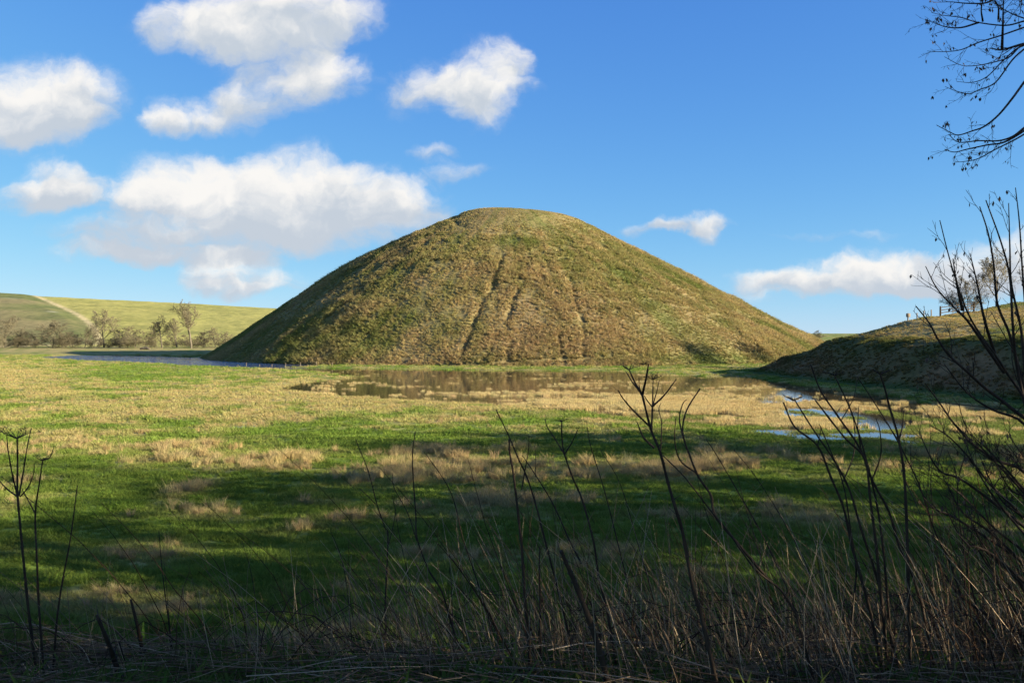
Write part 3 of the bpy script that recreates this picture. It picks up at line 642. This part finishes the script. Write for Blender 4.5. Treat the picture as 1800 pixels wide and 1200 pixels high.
# ------------------------------------------------------------------ fences, log, sign
def bevel_box(mb, c, sx, sy, sz, top=.0):
    x_, y_, z_ = c; V = [(x_ + a * sx / 2, y_ + b * sy / 2, z_ + e) for e in (0, sz) for a, b in ((-1, -1), (1, -1), (1, 1), (-1, 1))]; V.append((x_, y_, z_ + sz + top))
    T = [(0, 1, 5), (0, 5, 4), (1, 2, 6), (1, 6, 5), (2, 3, 7), (2, 7, 6), (3, 0, 4), (3, 4, 7), (4, 5, 8), (5, 6, 8), (6, 7, 8), (7, 4, 8)]; mb.add(V, T)
fpost = [(418,.55),(433,.95),(456,.85),(478,.8),(502,.85),(528,.8),(556,.85),(584,.8)]
t = thing('post_and_wire_fence', (-50, 172, 0), 'short post and wire fence along the left foot of the mound', 'fence'); fp = []
for u, hh in fpost:
    yv = F * EYE / (642.5 + (u - 418) * .02 - HOR); xv = (u - 900) / F * yv; mb = MB(); z0 = max(float(gz(xv, yv)[0]), float(mound_z(np.array([xv]), np.array([yv]))[0][0])) - .1
    bevel_box(mb, (xv, yv, z0), .10, .10, hh * .85 + .2, .04); mb.build('post', M_WOOD, t, False, (-50, 172, 0)); fp.append((xv, yv, z0 + hh * .85))
for dzz in (0, -.4):
    mb = MB(); mb.tube([(a, b, c + dzz) for a, b, c in fp], .012, 3); mb.build('wire', M_WOOD, t, True, (-50, 172, 0))
g0 = on_bank(1653); t = thing('field_gate', g0, 'metal rail gate on the skyline of the right bank', 'gate')
g1_ = on_bank(1712)
for k_, e in enumerate((0, 1)):
    a = np.array(g0 if e == 0 else g1_); mb = MB(); mb.tube([a + (0, 0, -.3), a + (0, 0, .75), a + (0, 0, 1.55)], [.13, .13, .12], 6); mb.build('post', M_TWIG, t, True, g0)
for hgt_ in (.55, .95, 1.35):
    mb = MB(); mb.tube([np.array(g0) + (0, 0, hgt_), (np.array(g0) + np.array(g1_)) / 2 + (0, 0, hgt_ + .04), np.array(g1_) + (0, 0, hgt_)], .065, 5); mb.build('rail', M_TWIG, t, True, g0)
s0 = on_bank(1596); t = thing('notice_post', s0, 'small wooden notice post on the skyline left of the gate', 'post')
mb = MB(); bevel_box(mb, (0, 0, -.2), .14, .14, 1.3, .03); mb.build('post', M_WOOD, t, False); mb = MB(); bevel_box(mb, (0, -.1, .55), .6, .05, .5, .02); mb.build('board', M_WOOD, t, False)
for i, u in enumerate((1612, 1624, 1637)):
    p0 = on_bank(u); t = thing('fence_post', p0, ['fence post nearest the notice post on the bank', 'middle of three fence posts between notice post and gate', 'fence post nearest the gate on the bank'][i], 'post', 'fence posts on the bank skyline')
    mb = MB(); bevel_box(mb, (0, 0, -.2), .12, .12, 1.1 + .1 * i, .05); mb.build('shaft', M_WOOD, t, False)
lx, ly = gpt(255, 614, .2); r2 = random.Random(4); mb = MB(); mb.tube([(lx - 1.8, ly, .3), (lx - 1.1, ly, .55), (lx, ly + .3, .7), (lx + 1.1, ly, .5), (lx + 1.9, ly - .2, .25)], [.25, .45, .55, .4, .2], 9)
for k_ in range(9): 
    a = np.array((lx - 1.3 + k_ * .3, ly - .2, .6)); mb.tube([a, a + (r2.uniform(-.8, .8), -.2, r2.uniform(.4, 1.1)), a + (r2.uniform(-1.5, 1.5), -.3, r2.uniform(.8, 1.6))], [.07, .05, .02], 4)
tag(mb.build('fallen_trunk', M_BARK), 'dark fallen trunk lying in the field beneath the far bushes', 'log')

# ------------------------------------------------------------------ foreground: dead umbellifers, saplings, shrub, overhanging tree
def path(pts, d, seed=0, wob=.0, dd=0.0):
    """measured stem given at distance d; dd tilts it in depth from foot to tip"""
    r = np.random.RandomState(seed); n = len(pts); o = [P(u, v, d + dd * (i / (n - 1)) + r.randn() * wob) for i, (u, v) in enumerate(pts)]; return spline(o, 5)
def umbel(mb, c, rad_, n, seed, up=(0, 0, 1), r0=.0022):
    r = random.Random(seed); up = np.array(up, float); up /= np.linalg.norm(up)
    for i in range(n):
        a = i * 6.283 / n + r.random() * .5; sp = .5 + .75 * r.random(); o = np.array((math.cos(a), math.sin(a), 0)); L = rad_ * (.75 + .5 * r.random())
        m_ = c + up * L * .25 + o * L * .5; e = c + up * L * (.55 * (1.3 - sp) + .2) + o * L * min(sp, 1)
        mb.tube([c, m_, e], [r0, r0 * .7, r0 * .5], 3)
        for j in range(4): a2 = r.random() * 6.283; mb.tube([e, e + np.array((math.cos(a2), math.sin(a2), .7)) * rad_ * .14], [r0 * .5, r0 * .35], 3)
def stem_foot(p):
    """carry a stem on down to the soil"""
    p = np.asarray(p); x_, y_, z_ = p[0]; g = float(gz(x_, y_)[0]); 
    if z_ > g: 
        d = p[0] - p[1]; d = d / (abs(d[2]) + 1e-6); d[:2] = np.clip(d[:2], -.3, .3); q = p[0] + d * (z_ - g + .05); return np.concatenate([[q], p])
    return p
def dead_plant(name, d, stems, label, cat='dead plant', umbels=(), seed=0, r0=.0068, group=None, dd=-.15, mat=M_STEM):
    """stems: list of (points foot->tip, relative radius, rooted)"""
    base = None; parts = []
    for i, (pts, rr_, rooted) in enumerate(stems):
        p = path(pts, d, seed + i, .012, dd if rooted else dd * .4 + (.1 if i % 2 else -.1))
        if rooted: p = stem_foot(p)
        if base is None: base = p[0]
        parts.append((p, rr_, rooted))
    t = thing(name, tuple(base), label, cat, group); r = random.Random(seed); main = None
    for p, rr_, rooted in parts:
        mb = MB(); n = len(p); rad_ = r0 * rr_ * np.linspace(1.0, .42, n) * (1 + .10 * np.sin(np.arange(n) * 1.7 + seed)); mb.tube(p, rad_, 6)
        for j in range(2, n - 1, 3):                       # swollen joints and broken stubs
            q = p[j]; mb.tube([q - (p[j + 1] - p[j]) * .06, q, q + (p[j + 1] - p[j]) * .06], [rad_[j], rad_[j] * 1.5, rad_[j]], 6)
            if r.random() < .3: e = np.array((r.uniform(-1, 1), r.uniform(-1, 1), r.uniform(.2, 1))) * .05; mb.tube([q, q + e], [rad_[j] * .4, rad_[j] * .2], 3)
        o = mb.build('stem' if rooted else 'branch', mat, t if rooted else main, True, base)
        if main is None: main = o
    for k_, (u, v, rad_, n) in enumerate(umbels):
        mb = MB(); umbel(mb, P(u, v, d + dd), rad_, n, seed + k_); mb.build('flower_head', mat, main, True, base)
    return t
dead_plant('dead_hogweed', 3.9, [([(62,1165),(50,1070),(39,960),(31,870),(31,815),(30,770)], 1, True), ([(33,872),(40,835),(47,790),(55,752)], .6, False), ([(31,872),(22,835),(14,790),(12,765)], .55, False), ([(30,872),(8,855),(-14,828)], .6, False), ([(36,872),(50,855),(59,832),(60,815)], .5, False)],
  'dead hogweed with an open flat seed head at the left edge', umbels=[(30,771,.085,11)], seed=1)
dead_plant('dead_hogweed', 4.0, [([(76,1165),(68,1060),(65,985),(62,905),(69,850),(75,808)], .85, True), ([(62,902),(50,880),(38,858)], .5, False), ([(75,809),(88,803),(95,783)], .45, False)],
  'dead hogweed with a broken forked tip, second stalk from the left', umbels=[(74,809,.045,6)], seed=2)
dead_plant('dead_stalk', 4.1, [([(94,1165),(101,1080),(111,1015),(124,945),(136,853)], .8, True)], 'straight bare stalk standing right of the two left hogweeds', seed=3)
dead_plant('cut_stake', 3.8, [([(218,1215),(200,1155),(186,1118),(170,1080)], 1.4, True)], 'thick broken off stake leaning left near the bottom left', 'stake', seed=4, r0=.010)
dead_plant('cut_stake', 4.3, [([(252,1150),(244,1110),(230,1053)], 1.3, True)], 'shorter thin broken stake right of the thick leaning stake', 'stake', seed=5, r0=.010)
dead_plant('dead_stalk', 5.0, [([(300,1120),(291,1050),(285,1000),(279,932)], .6, True), ([(300,1120),(295,1060),(288,985)], .4, True)], 'thin upright pair of stalks standing alone over the dark green turf', seed=6)
dead_plant('dead_stalk', 4.6, [([(678,1085),(677,1060),(682,945),(676,925),(663,887),(647,827),(625,772)], .75, True), ([(682,960),(692,920),(697,880)], .4, False), ([(660,885),(645,870),(632,858)], .4, False)], 'slender kinked stalk leaning left at the left of centre', seed=7)
dead_plant('dead_stalk', 4.4, [([(820,1175),(797,1107),(777,1040),(753,1000),(733,945),(731,905),(727,850),(725,800),(730,758)], .85, True), ([(733,950),(716,900),(692,855),(690,830)], .45, False)], 'curved dark stalk whose top stands upright left of centre', seed=8)
dead_plant('dead_stalk', 4.7, [([(868,1120),(848,1050),(832,1000),(813,943),(800,887),(783,847),(748,797)], .7, True)], 'thin stalk bending far over to the left beside the curved stalk', seed=9)
dead_plant('dead_stalk', 3.9, [([(932,1180),(929,1120),(923,1053),(917,960),(911,905),(903,837),(896,795),(895,772)], 1.25, True)], 'thick dark upright stalk with a snapped top left of centre', seed=10)
dead_plant('dead_stalk', 4.2, [([(1010,1195),(1000,1117),(980,1033),(960,957),(940,880),(923,830),(913,810),(893,763),(872,720)], .9, True), ([(1022,990),(1000,947),(973,887),(943,837),(918,800)], .7, False), ([(917,860),(923,825),(929,790),(930,765)], .45, False), ([(941,838),(941,800),(940,782)], .3, False)], 'forked stalk leaning left behind the thick upright stalk', seed=11)
dead_plant('dead_hogweed', 4.1, [([(1085,1180),(1067,1073),(1053,1017),(1043,950),(1023,877),(1007,840),(992,797),(988,770),(987,738)], .95, True), ([(992,798),(975,770),(962,750),(958,735)], .55, False), ([(993,797),(1006,776),(1018,750)], .5, False), ([(1008,842),(1020,870),(1045,920)], .35, False)], 'dead hogweed with a three pronged top right beside the forked stalk', umbels=[(987,741,.030,7)], seed=12)
dead_plant('leaning_stake', 3.6, [([(1072,1220),(1063,1177),(1040,1100),(1013,1030),(1000,1000),(986,968)], 1.6, True)], 'thick weathered stake leaning left low in the centre', 'stake', seed=13, r0=.010)
dead_plant('dead_hogweed', 3.5, [([(1262,1210),(1233,1083),(1219,1037),(1201,940),(1189,898),(1174,847),(1160,793),(1144,754),(1129,694)], 1.35, True),
  ([(1129,694),(1118,676),(1106,650)], .8, False), ([(1129,694),(1135,668),(1140,640)], .8, False), ([(1128,692),(1112,672),(1100,652)], .55, False), ([(1129,695),(1124,680),(1123,664)], .4, False), ([(1150,787),(1131,768),(1120,742)], .75, False), ([(1141,748),(1115,723),(1095,700),(1087,686)], .6, False),
  ([(1145,756),(1147,712),(1148,668)], .65, False), ([(1147,714),(1168,694),(1189,666)], .6, False), ([(1147,714),(1154,690),(1159,668)], .4, False), ([(1147,716),(1138,704),(1132,695)], .4, False), ([(1161,797),(1163,745),(1158,720),(1162,708)], .4, False)],
  'largest dead hogweed with many branched seed heads right of centre', umbels=[(1106,650,.035,8), (1148,667,.035,8), (1131,641,.02,5)], seed=14)
dead_plant('dead_stalk', 3.7, [([(1400,1080),(1373,1037),(1327,999),(1280,934),(1250,898),(1205,840),(1165,800)], .8, True), ([(1355,1023),(1299,957),(1257,906),(1250,871),(1228,838),(1213,802),(1200,760),(1207,721),(1231,682)], .95, False), ([(1225,832),(1195,808),(1186,772),(1188,735)], .55, False), ([(1200,765),(1194,735),(1200,710),(1207,702)], .5, False)],
  'long arching dead stalks crossing behind the largest hogweed', seed=15)
dead_plant('dead_hogweed', 4.0, [
 ([(1620,1060),(1600,1000),(1580,957),(1563,900),(1533,843),(1513,790),(1477,737),(1443,687),(1425,640)], 1.1, True), ([(1530,1075),(1513,1013),(1497,957),(1483,893),(1460,837),(1437,783),(1397,750),(1377,707)], 1.1, True),
 ([(1556,1075),(1540,1010),(1513,927),(1493,860),(1467,810),(1433,760),(1397,703)], 1.0, True), ([(1552,1080),(1545,1010),(1540,957),(1530,880),(1520,807),(1483,767),(1433,703)], 1.2, True),
 ([(1500,1060),(1505,1000),(1495,930),(1482,850),(1455,780),(1440,745)], .7, True), ([(1560,1050),(1552,960),(1540,880),(1518,790),(1495,720),(1467,660)], .9, True), ([(1437,783),(1441,765),(1443,750)], .4, False), ([(1397,750),(1385,728),(1383,705)], .35, False),
 ([(1533,843),(1548,800),(1547,760),(1540,735)], .55, False), ([(1480,850),(1500,800),(1502,750),(1490,700)], .5, False), ([(1515,800),(1508,750),(1510,712)], .45, False), ([(1478,740),(1500,700),(1507,665)], .4, False)],
 'dense clump of tall dark dead stalks in front of the shaded bank', umbels=[(1395,704,.05,9), (1440,704,.03,6), (1467,660,.04,8)], seed=16, r0=.0066)
dead_plant('dead_hogweed', 3.9, [([(1598,1080),(1596,1000),(1595,957),(1590,843),(1580,773),(1563,713),(1556,685),(1547,657)], 1.15, True), ([(1580,773),(1586,750),(1588,722)], .6, False), ([(1590,843),(1608,880),(1622,915)], .4, False), ([(1580,775),(1560,745),(1545,728)], .4, False)], 'tall dark hogweed stalk right of the dense clump', umbels=[(1548,658,.045,9)], seed=17)
dead_plant('dead_stalk', 4.6, [([(1690,1050),(1668,985),(1640,925),(1615,850),(1575,770),(1540,712),(1507,662)], .8, True), ([(1640,925),(1637,860),(1632,800)], .4, False)], 'long thin stalk leaning left between the clump and the shrub', seed=18)
dead_plant('dead_stalk', 4.3, [([(1715,1060),(1700,1000),(1690,940),(1683,880),(1685,840),(1700,790)], .6, True), ([(1684,845),(1675,815),(1665,790)], .4, False)], 'wiry upright stalk with a forked tip near the right edge', seed=19)
for i, (pts, d, rr_, lb) in enumerate([
 ([(1130,1190),(1108,1050),(1085,950),(1062,860),(1040,790),(1032,750)], 4.6, .6, 'thin stalk just left of the largest hogweed'),
 ([(1175,1190),(1150,1060),(1120,950),(1090,850),(1055,790)], 4.8, .5, 'thin stalk crossing behind the foot of the largest hogweed'),
 ([(1420,1150),(1390,1050),(1340,940),(1295,860),(1260,800),(1240,770)], 4.4, .6, 'thin stalk leaning left right of the arching stalks'),
 ([(1460,1120),(1420,1000),(1380,920),(1330,840),(1290,790)], 4.7, .5, 'thin stalk leaning into the dense clump from the left'),
 ([(1350,1190),(1310,1080),(1270,980),(1235,880),(1225,830)], 4.9, .45, 'fine stalk behind the crossing of the arching stalks'),
 ([(760,1180),(735,1080),(715,1000),(700,930),(690,870)], 4.6, .5, 'fine stalk left of the curved dark stalk'),
 ([(620,1150),(612,1050),(600,980),(580,930)], 4.7, .45, 'short fine stalk standing far left of the kinked stalk'),
 ([(1060,1180),(1045,1080),(1010,980),(975,900)], 4.9, .45, 'fine stalk behind the leaning stake'),
 ([(950,1195),(950,1080),(948,1000),(949,960)], 4.0, .9, 'short dark upright stalk right of the thick snapped stalk'),
 ([(460,1140),(450,1060),(440,1000),(425,950)], 4.8, .4, 'lone fine stalk over the dark turf left of centre')]):
    dead_plant('dead_stalk', d, [(pts, rr_, True)], lb, seed=40 + i)

def twigs(mb, p, rad0, r, n, L, lvl=1, up=.3, droop=0.0, catk=None):
    """side twigs along a path"""
    m = len(p)
    for i in range(n):
        t = .12 + .86 * (i + r.random()) / n; j = min(int(t * (m - 1)), m - 2); q = p[j] + (p[j + 1] - p[j]) * (t * (m - 1) - j); tan = p[j + 1] - p[j]; tan = tan / (np.linalg.norm(tan) + 1e-9)
        s = np.array((r.gauss(0, 1), r.gauss(0, .8), r.gauss(0, 1))); s -= tan * (s @ tan); s /= np.linalg.norm(s) + 1e-9
        d = tan * .75 + s * .62 + np.array((0, 0, up - droop)); d /= np.linalg.norm(d); l = L * (.45 + .9 * r.random()) * (1 - .45 * t)
        pts = [q]
        for k_ in range(4): d = d + np.array((r.gauss(0, .14), r.gauss(0, .14), r.gauss(0, .12) + up * .2)); d /= np.linalg.norm(d); pts.append(pts[-1] + d * l / 4)
        pts = np.array(pts); rr_ = max(rad0 * (1 - .6 * t) * .42, .0013); mb.tube(pts, np.linspace(rr_, rr_ * .5, 5), 4 if lvl else 3)
        if catk is not None and r.random() < .75: catk.append(pts[-1] if r.random() < .6 else pts[2])
        if lvl > 0: twigs(mb, pts, rr_, r, 3 if lvl == 1 else 4, l * .5, lvl - 1, up, droop, catk)
def dead_leaf(mb, q, s, r):
    """small hanging folded leaf or catkin"""
    L = s * (.7 + .6 * r.random()); a = r.random() * 6.283; o = np.array((math.cos(a), math.sin(a), 0)) * L * .32; dn = np.array((r.gauss(0, .25), r.gauss(0, .25), -1)) * L
    mb.add([q, q + dn * .5 + o, q + dn, q + dn * .5 - o * .7 + np.array((0, 0, .1 * L)), q + dn * .5 + np.cross(o, dn) / L * .5], [(0, 1, 4), (1, 2, 4), (2, 3, 4), (3, 0, 4)])
# right shrub
SH = [[(1652,387),(1667,447),(1683,500),(1700,547),(1720,583),(1747,620),(1773,660),(1800,700),(1840,790)], [(1722,363),(1737,410),(1747,467),(1753,533),(1773,583),(1787,633),(1803,690),(1835,790)], [(1733,352),(1760,427),(1775,487),(1780,567),(1787,640),(1810,740),(1850,850)],
      [(1773,357),(1775,430),(1778,500),(1795,580),(1806,680),(1845,830)], [(1785,330),(1792,393),(1798,487),(1808,600),(1825,750),(1850,850)], [(1627,468),(1647,507),(1677,540),(1700,563),(1730,605),(1765,655)], [(1610,538),(1633,567),(1647,593),(1667,623),(1700,653),(1733,683),(1775,715),(1830,770),(1860,900)],
      [(1626,673),(1651,707),(1677,744),(1711,781),(1753,809),(1800,829),(1850,900)], [(1634,747),(1665,765),(1700,800),(1740,850),(1790,900),(1850,970)], [(1660,640),(1700,690),(1745,720),(1800,745),(1850,830)], [(1690,760),(1720,830),(1760,890),(1820,960),(1860,1010)], [(1675,455),(1682,500),(1692,545)], [(1705,445),(1718,500),(1730,560),(1748,620)], [(1700,900),(1730,960),(1780,1010),(1850,1080)], [(1640,830),(1690,870),(1750,930),(1800,970),(1860,1040)]]
rsh = random.Random(5)
for k_ in range(16):
    u_, v_ = rsh.uniform(1590, 1790), rsh.uniform(760, 1010); SH.append([(u_, v_), (u_ + 35, v_ + 45 + rsh.uniform(-15, 25)), (u_ + 85, v_ + 100 + rsh.uniform(-20, 20)), (1850 + rsh.uniform(-30, 30), min(v_ + 190, 1160))])
rsn = random.Random(77); base = np.array((3.05, 4.75, float(gz(3.05, 4.75)[0]) - .05)); shrub = thing('bare_shrub', tuple(base), 'bare twiggy shrub arching in from the right edge of the picture', 'shrub')
cat_pts = []
for i, pts in enumerate(SH):
    cat_pts = []; dpt = 4.2 + .5 * ((i * 37) % 10) / 10; p = path(pts[::-1], dpt, 100 + i, .03, -.25)
    if len(pts) > 6: p = np.concatenate([spline([base + (rsn.uniform(-.12, .12), rsn.uniform(-.1, .1), 0), base * .45 + p[0] * .55 + np.array((.08, 0, .05)), p[0]], 4)[:-1], p])
    n = len(p); r0 = .0115 if i in (1, 2, 6, 7) else .0085; mb = MB(); mb.tube(p, r0 * np.linspace(1, .22, n), 6); twigs(mb, p[n // 4:], r0 * .7, rsn, 9 if i in (7, 8, 9, 10) or i > 12 else 6, .30 if i in (7, 8, 9, 10) or i > 12 else .20, 1, .30, 0, cat_pts)
    st = mb.build('stem', M_TWIG, shrub, True, base); lf = MB()
    for q in cat_pts[::8]: dead_leaf(lf, np.array(q), .024, rsn)
    if lf.n: tag(lf.build('dead_leaves', M_DEADLEAF, st, True, base), kind='stuff')
# overhanging tree at the upper right
G = [[(960,150),(830,180),(640,160),(520,125),(400,110),(310,90)], [(640,160),(520,195),(410,190),(280,145)], [(1000,180),(800,250),(640,300),(520,350),(400,365),(280,360)], [(1100,300),(960,310),(810,350),(720,340)], [(1000,290),(930,330),(860,400),(780,430),(640,460),(520,460),(400,400)],
     [(960,320),(900,350),(800,440),(700,540),(600,580),(490,575)], [(980,330),(880,420),(760,580),(650,630),(570,660),(480,640),(405,610)], [(1040,480),(960,580),(880,690),(780,810),(680,890),(600,920),(500,950),(440,930),(345,880)], [(1060,820),(960,900),(880,960),(780,990),(640,990),(500,1000),(430,945)],
     [(1060,830),(960,920),(820,1000),(700,1020),(560,1050),(470,1070),(400,1050)], [(1000,920),(900,980),(760,1050),(640,1115),(550,1135),(485,1140)], [(805,350),(812,150),(815,-60)], [(960,130),(880,100),(780,40),(740,-40)], [(800,-40),(700,20),(560,25),(440,15),(320,20)], [(670,150),(660,60),(690,-50)], [(950,-30),(930,110)], [(780,140),(775,40),(700,-40)]]
tb = np.array((6.6, 6.2, float(gz(6.6, 6.2)[0]) - .1)); tree = thing('overhanging_tree', tuple(tb), 'bare tree whose twigs hang into the upper right corner', 'tree')
trk_ = spline([tb, tb + (-.1, .05, 2.0), tb + (.05, 0, 4.2), tb + (-.1, .1, 6.5), tb + (.2, 0, 9)], 5); mb = MB(); mb.tube(trk_, np.linspace(.17, .05, len(trk_)), 9); mb.build('trunk', M_BARK, tree, True, tb)
leaf_pts = []; dT = 5.8
for i, pts in enumerate(G):
    leaf_pts = []; p = path([(1560 + a * .25, b * .25) for a, b in pts], dT + .35 * ((i * 53) % 10) / 10, 200 + i, .05, -.25); r0 = .014 if i in (3,) else (.0085 if i in (7, 8, 9, 11) else .0062)
    mb = MB()
    if pts[0][0] >= 940:
        tz = p[0][2] + .2 + .1 * i % .6; root = np.array((np.interp(tz, trk_[:, 2], trk_[:, 0]), np.interp(tz, trk_[:, 2], trk_[:, 1]), tz)); p = np.concatenate([spline([root, (root + p[0]) / 2 + (0, 0, .06), p[0]], 4)[:-1], p])
    n = len(p); mb.tube(p, r0 * np.linspace(1.15, .24, n), 6); twigs(mb, p[n // 3:], r0 * .7, rsn, 10, .18, 1, .02, .12, leaf_pts); leaf_pts.append(p[-1]); st = mb.build('branch', M_TWIG, tree, True, tb); lf = MB()
    for q in leaf_pts[::4]:
        for _ in range(rsn.randint(1, 3)): dead_leaf(lf, np.array(q) + np.array((rsn.gauss(0, .008), rsn.gauss(0, .008), 0)), .024, rsn)
    tag(lf.build('dead_leaves', M_DEADLEAF, st, True, tb), kind='stuff')

# dry stalks and litter on the near bank (stuff)
def strands(name, n, seed, gen, label, cat, seg=4):
    r = np.random.RandomState(seed); pts, w_, tint = gen(r, n); n = len(pts); m = pts.shape[1]
    tan = np.gradient(pts, axis=1); tan /= np.linalg.norm(tan, axis=2)[..., None] + 1e-9; ref = r.randn(n, 1, 3); a = np.cross(tan, ref); a /= np.linalg.norm(a, axis=2)[..., None] + 1e-9; b = np.cross(tan, a)
    tap = np.linspace(1, .35, m)[None, :, None] * w_[:, None, None]; rings = np.stack([pts + tap * (a * math.cos(q) + b * math.sin(q)) for q in (0, 2.094, 4.189)], 2)
    V = rings.reshape(-1, 3); q = grid_faces(m, 3, True); Fq = (q[None] + (np.arange(n) * m * 3)[:, None, None]).reshape(-1, 4)
    me = np_mesh(name, V, Fq); vcol(me, 'tint', np.repeat(tint, m * 3, 0)); return tag(link(name, me, M_STALK), label, cat, kind='stuff')
def dens_x(r, n, lo=-4.2, hi=5.5):
    x_ = lo + (hi - lo) * r.rand(n * 3); k = r.rand(n * 3) < np.interp(x_, [-4, -2.6, -1.4, -.4, .5, 3, 5], [.05, .08, .30, .75, .9, 1, 1]); return x_[k][:n]
DRY = [np.array((.21, .155, .10)), np.array((.40, .32, .21)), np.array((.11, .075, .048))]
def pick(r, n): 
    t = r.rand(n); w0 = np.where(t < .5, 0, np.where(t < .74, 1, 2)); return np.array(DRY)[w0] * (.75 + .5 * r.rand(n, 1))
def g_up(r, n):
    x_ = dens_x(r, n); n = len(x_); y_ = 3.5 + 4.2 * r.rand(n); z_ = gz(x_, y_); L = (.28 + .72 * r.rand(n) ** 1.6) * np.interp(x_, [-3.5, -1, 0, 3], [.5, .75, 1, 1.1]); t = np.linspace(0, 1, 5)
    lx_ = -.28 + .22 * r.randn(n); ly_ = .2 * r.randn(n); o = np.zeros((n, 5, 3)); cv = .35 * r.randn(n)
    o[:, :, 0] = x_[:, None] + L[:, None] * (lx_[:, None] * t + cv[:, None] * .4 * t ** 2); o[:, :, 1] = y_[:, None] + L[:, None] * ly_[:, None] * t; o[:, :, 2] = z_[:, None] - .03 + L[:, None] * t * (1 - .12 * t)
    return o, .0013 + .0017 * r.rand(n), pick(r, n)
strands('dry_stalks', 7500, 1, g_up, 'thicket of thin dry stalks leaning left on the near bank', 'stalks')
def g_lit(r, n):
    x_ = -4.4 + 10 * r.rand(n); y_ = 2.9 + 3.9 * r.rand(n); k = r.rand(n) < np.interp(x_, [-4.4, -1, 5], [.55, 1, 1]); x_, y_ = x_[k], y_[k]; n = len(x_); L = .2 + .7 * r.rand(n); a = r.randn(n) * .55 + (r.rand(n) < .5) * 3.14; t = np.linspace(-.5, .5, 5); o = np.zeros((n, 5, 3))
    o[:, :, 0] = x_[:, None] + np.cos(a)[:, None] * L[:, None] * t; o[:, :, 1] = y_[:, None] + np.sin(a)[:, None] * L[:, None] * t + .06 * r.randn(n)[:, None] * t ** 2; o[:, :, 2] = gz(o[:, :, 0].ravel(), o[:, :, 1].ravel()).reshape(n, 5) + (.01 + .16 * r.rand(n) ** 2)[:, None] + .25 * L[:, None] * t * r.randn(n)[:, None] * .6
    return o, .0014 + .0026 * r.rand(n) ** 2, pick(r, n) * .85
strands('stalk_litter', 8500, 2, g_lit, 'matted dead stalks lying on the near bank', 'litter')
def g_arch(r, n):
    x_ = dens_x(r, n, -3, 5.5); n = len(x_); y_ = 3.8 + 2.6 * r.rand(n); z_ = gz(x_, y_); L = .5 + .9 * r.rand(n); a = r.rand(n) * 6.283; t = np.linspace(0, 1, 7); o = np.zeros((n, 7, 3)); H = .15 + .28 * r.rand(n)
    o[:, :, 0] = x_[:, None] + np.cos(a)[:, None] * L[:, None] * t; o[:, :, 1] = y_[:, None] + np.sin(a)[:, None] * L[:, None] * t * .5; o[:, :, 2] = z_[:, None] + H[:, None] * 4 * t * (1.05 - t) + .02 * r.randn(n, 7)
    return o, .0022 + .002 * r.rand(n), np.array((.055, .035, .028))[None] * (.7 + .6 * r.rand(n, 1))
strands('bramble_canes', 420, 3, g_arch, 'dark arching bramble canes tangled on the near bank', 'brambles')
def g_dark(r, n):
    x_ = dens_x(r, n, -1.8, 5.0); n = len(x_); y_ = 3.7 + 2.6 * r.rand(n); z_ = gz(x_, y_); L = .55 + .75 * r.rand(n) ** 1.5; t = np.linspace(0, 1, 7); o = np.zeros((n, 7, 3)); lx_ = -.34 + .16 * r.randn(n); cv = -.1 + .22 * r.randn(n)
    o[:, :, 0] = x_[:, None] + L[:, None] * (lx_[:, None] * t + cv[:, None] * t ** 2) + .006 * r.randn(n, 7); o[:, :, 1] = y_[:, None] + .15 * r.randn(n)[:, None] * t; o[:, :, 2] = z_[:, None] - .03 + L[:, None] * t * (1 - .1 * t)
    return o, .0022 + .0022 * r.rand(n), np.array((.075, .045, .028))[None] * (.6 + .8 * r.rand(n, 1))
strands('brown_weed_stems', 230, 6, g_dark, 'thin red brown weed stems leaning left among the dry stalks', 'stems')
# low green leaves and turf on the near bank
x = -4.5 + 10.5 * rs.rand(5200); y = 2.9 + 9 * rs.rand(5200); z = gz(x, y); k = rs.rand(len(x)) < np.where(y > 6, 1, .25 + .75 * sstep(.48, .62, fbm(x, y, .7, 3, 5))); x, y, z = x[k], y[k], z[k]
t = lerp(np.array((.05, .10, .02)), np.array((.10, .125, .035)), rs.rand(len(x)))
scatter('bank_turf', np.stack([x, y, z], 1), .8 + .9 * rs.rand(len(x)), t, PC_SHORT, 'low grass growing on the near bank')
